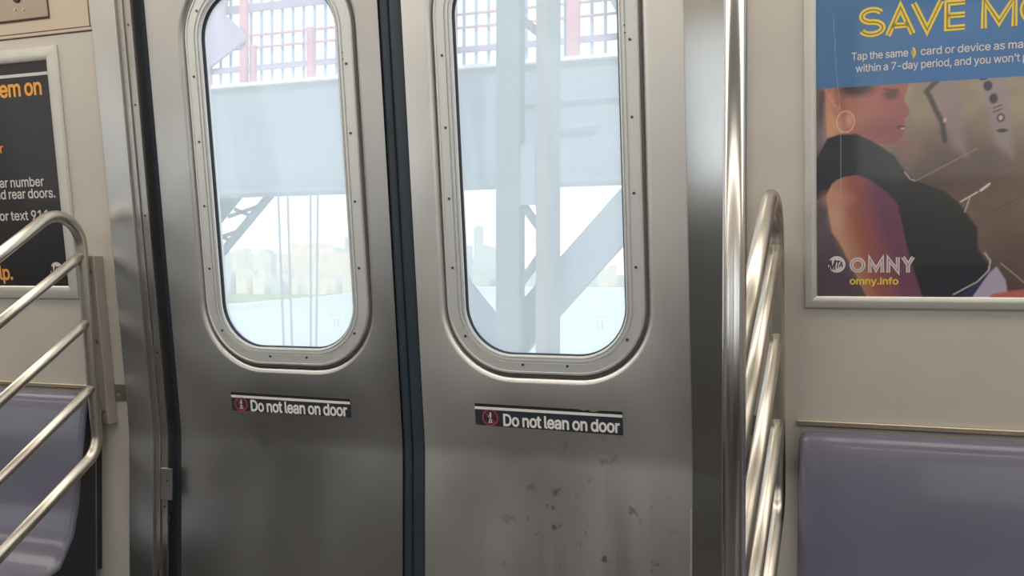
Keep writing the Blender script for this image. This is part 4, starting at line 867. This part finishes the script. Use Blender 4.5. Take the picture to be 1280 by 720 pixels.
def tower(k_, y, w_, z1, m, nm='distant_building', lab='pale hazy block in the distant city beyond the river', grp='distant city buildings', depth=None, cat='building'):
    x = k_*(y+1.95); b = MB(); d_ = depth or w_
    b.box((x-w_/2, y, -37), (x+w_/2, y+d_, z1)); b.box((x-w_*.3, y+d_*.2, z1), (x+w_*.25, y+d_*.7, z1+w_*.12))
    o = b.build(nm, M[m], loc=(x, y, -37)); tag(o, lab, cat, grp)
rs = random.Random(11)
for i in range(30):       # low blocks behind the park in the left window
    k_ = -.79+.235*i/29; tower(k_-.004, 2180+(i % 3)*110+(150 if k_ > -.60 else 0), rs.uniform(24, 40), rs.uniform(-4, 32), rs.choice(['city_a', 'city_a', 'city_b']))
for i in range(30):       # taller blocks behind them
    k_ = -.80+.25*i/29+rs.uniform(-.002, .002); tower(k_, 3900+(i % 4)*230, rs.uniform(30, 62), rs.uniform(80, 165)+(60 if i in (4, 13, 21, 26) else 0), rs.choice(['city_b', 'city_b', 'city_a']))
for i in range(22):       # across the water in the right window
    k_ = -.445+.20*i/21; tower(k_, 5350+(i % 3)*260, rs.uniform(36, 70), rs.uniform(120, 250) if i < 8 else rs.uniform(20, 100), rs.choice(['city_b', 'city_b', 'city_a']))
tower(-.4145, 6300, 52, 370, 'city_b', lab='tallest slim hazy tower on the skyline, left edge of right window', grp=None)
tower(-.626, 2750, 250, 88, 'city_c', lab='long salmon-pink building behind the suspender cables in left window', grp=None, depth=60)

# ------------------------------------------------------------------ light
w = bpy.data.worlds.new('sky'); SC.world = w; w.use_nodes = True; nt = w.node_tree; nt.nodes.clear()
out = nt.nodes.new('ShaderNodeOutputWorld'); bg = nt.nodes.new('ShaderNodeBackground')
tc = nt.nodes.new('ShaderNodeTexCoord'); sx = nt.nodes.new('ShaderNodeSeparateXYZ')
nt.links.new(tc.outputs['Generated'], sx.inputs[0])
r = nt.nodes.new('ShaderNodeValToRGB'); e = r.color_ramp.elements
e[0].position = 0.0; e[0].color = (.62, .64, .64, 1); e[1].position = 1.0; e[1].color = (.42, .62, .92, 1)
for p, c in ((.48, (.70, .72, .72, 1)), (.50, (1.0, 1.0, 1.0, 1)), (.58, (.97, 1.0, 1.0, 1)), (.66, (.78, .91, 1.0, 1))):
    q = r.color_ramp.elements.new(p); q.color = c
mp = nt.nodes.new('ShaderNodeMapRange'); mp.inputs[1].default_value = -1; mp.inputs[2].default_value = 1
nt.links.new(sx.outputs['Z'], mp.inputs[0]); nt.links.new(mp.outputs[0], r.inputs[0]); nt.links.new(r.outputs[0], bg.inputs[0])
bg.inputs[1].default_value = SKY; nt.links.new(bg.outputs[0], out.inputs[0])
sl = bpy.data.lights.new('sun', 'SUN'); sl.energy = SUN; sl.angle = .02; sl.color = (1, .95, .86)
so = bpy.data.objects.new('sun', sl); COL.objects.link(so); so.rotation_euler = Vector((-.55, .62, -.55)).to_track_quat('-Z', 'Y').to_euler()
# daylight guides in the openings of the opposite side
for a, b_ in wins:
    al = bpy.data.lights.new('portal', 'AREA'); al.shape = 'RECTANGLE'; al.size = b_-a; al.size_y = .69; al.cycles.is_portal = True
    ao = bpy.data.objects.new('portal', al); COL.objects.link(ao); ao.location = ((a+b_)/2, YB+bend(1.275)-.04, 1.275); ao.rotation_euler = (math.radians(90), 0, 0)

# ------------------------------------------------------------------ camera
cam = bpy.data.cameras.new('camera'); co = bpy.data.objects.new('camera', cam); COL.objects.link(co)
cam.sensor_width = 36; cam.sensor_fit = 'HORIZONTAL'; cam.lens = 36*1237.9/1280; cam.clip_start = .02; cam.clip_end = 20000
yaw, pit, rol = .35780, -.0082, .0014
cy, sy = math.cos(yaw), math.sin(yaw)
fw = Vector((-sy*math.cos(pit), cy*math.cos(pit), math.sin(pit))); rt = Vector((cy, sy, 0)); up = rt.cross(fw)
r2 = rt*math.cos(rol)+up*math.sin(rol); u2 = -rt*math.sin(rol)+up*math.cos(rol)
mw = Matrix.Identity(4)
for i in range(3): mw[i][0] = r2[i]; mw[i][1] = u2[i]; mw[i][2] = -fw[i]
mw.translation = Vector((0, -1.95, 1.15)); co.matrix_world = mw
SC.camera = co
SC.view_settings.view_transform = 'Standard'; SC.view_settings.look = 'None'; SC.view_settings.exposure = EXPO; SC.view_settings.gamma = 1
SC.view_settings.use_curve_mapping = False
SC.cycles.use_denoising = True
SC.cycles.max_bounces = 10; SC.cycles.transparent_max_bounces = 16; SC.cycles.sample_clamp_indirect = 6
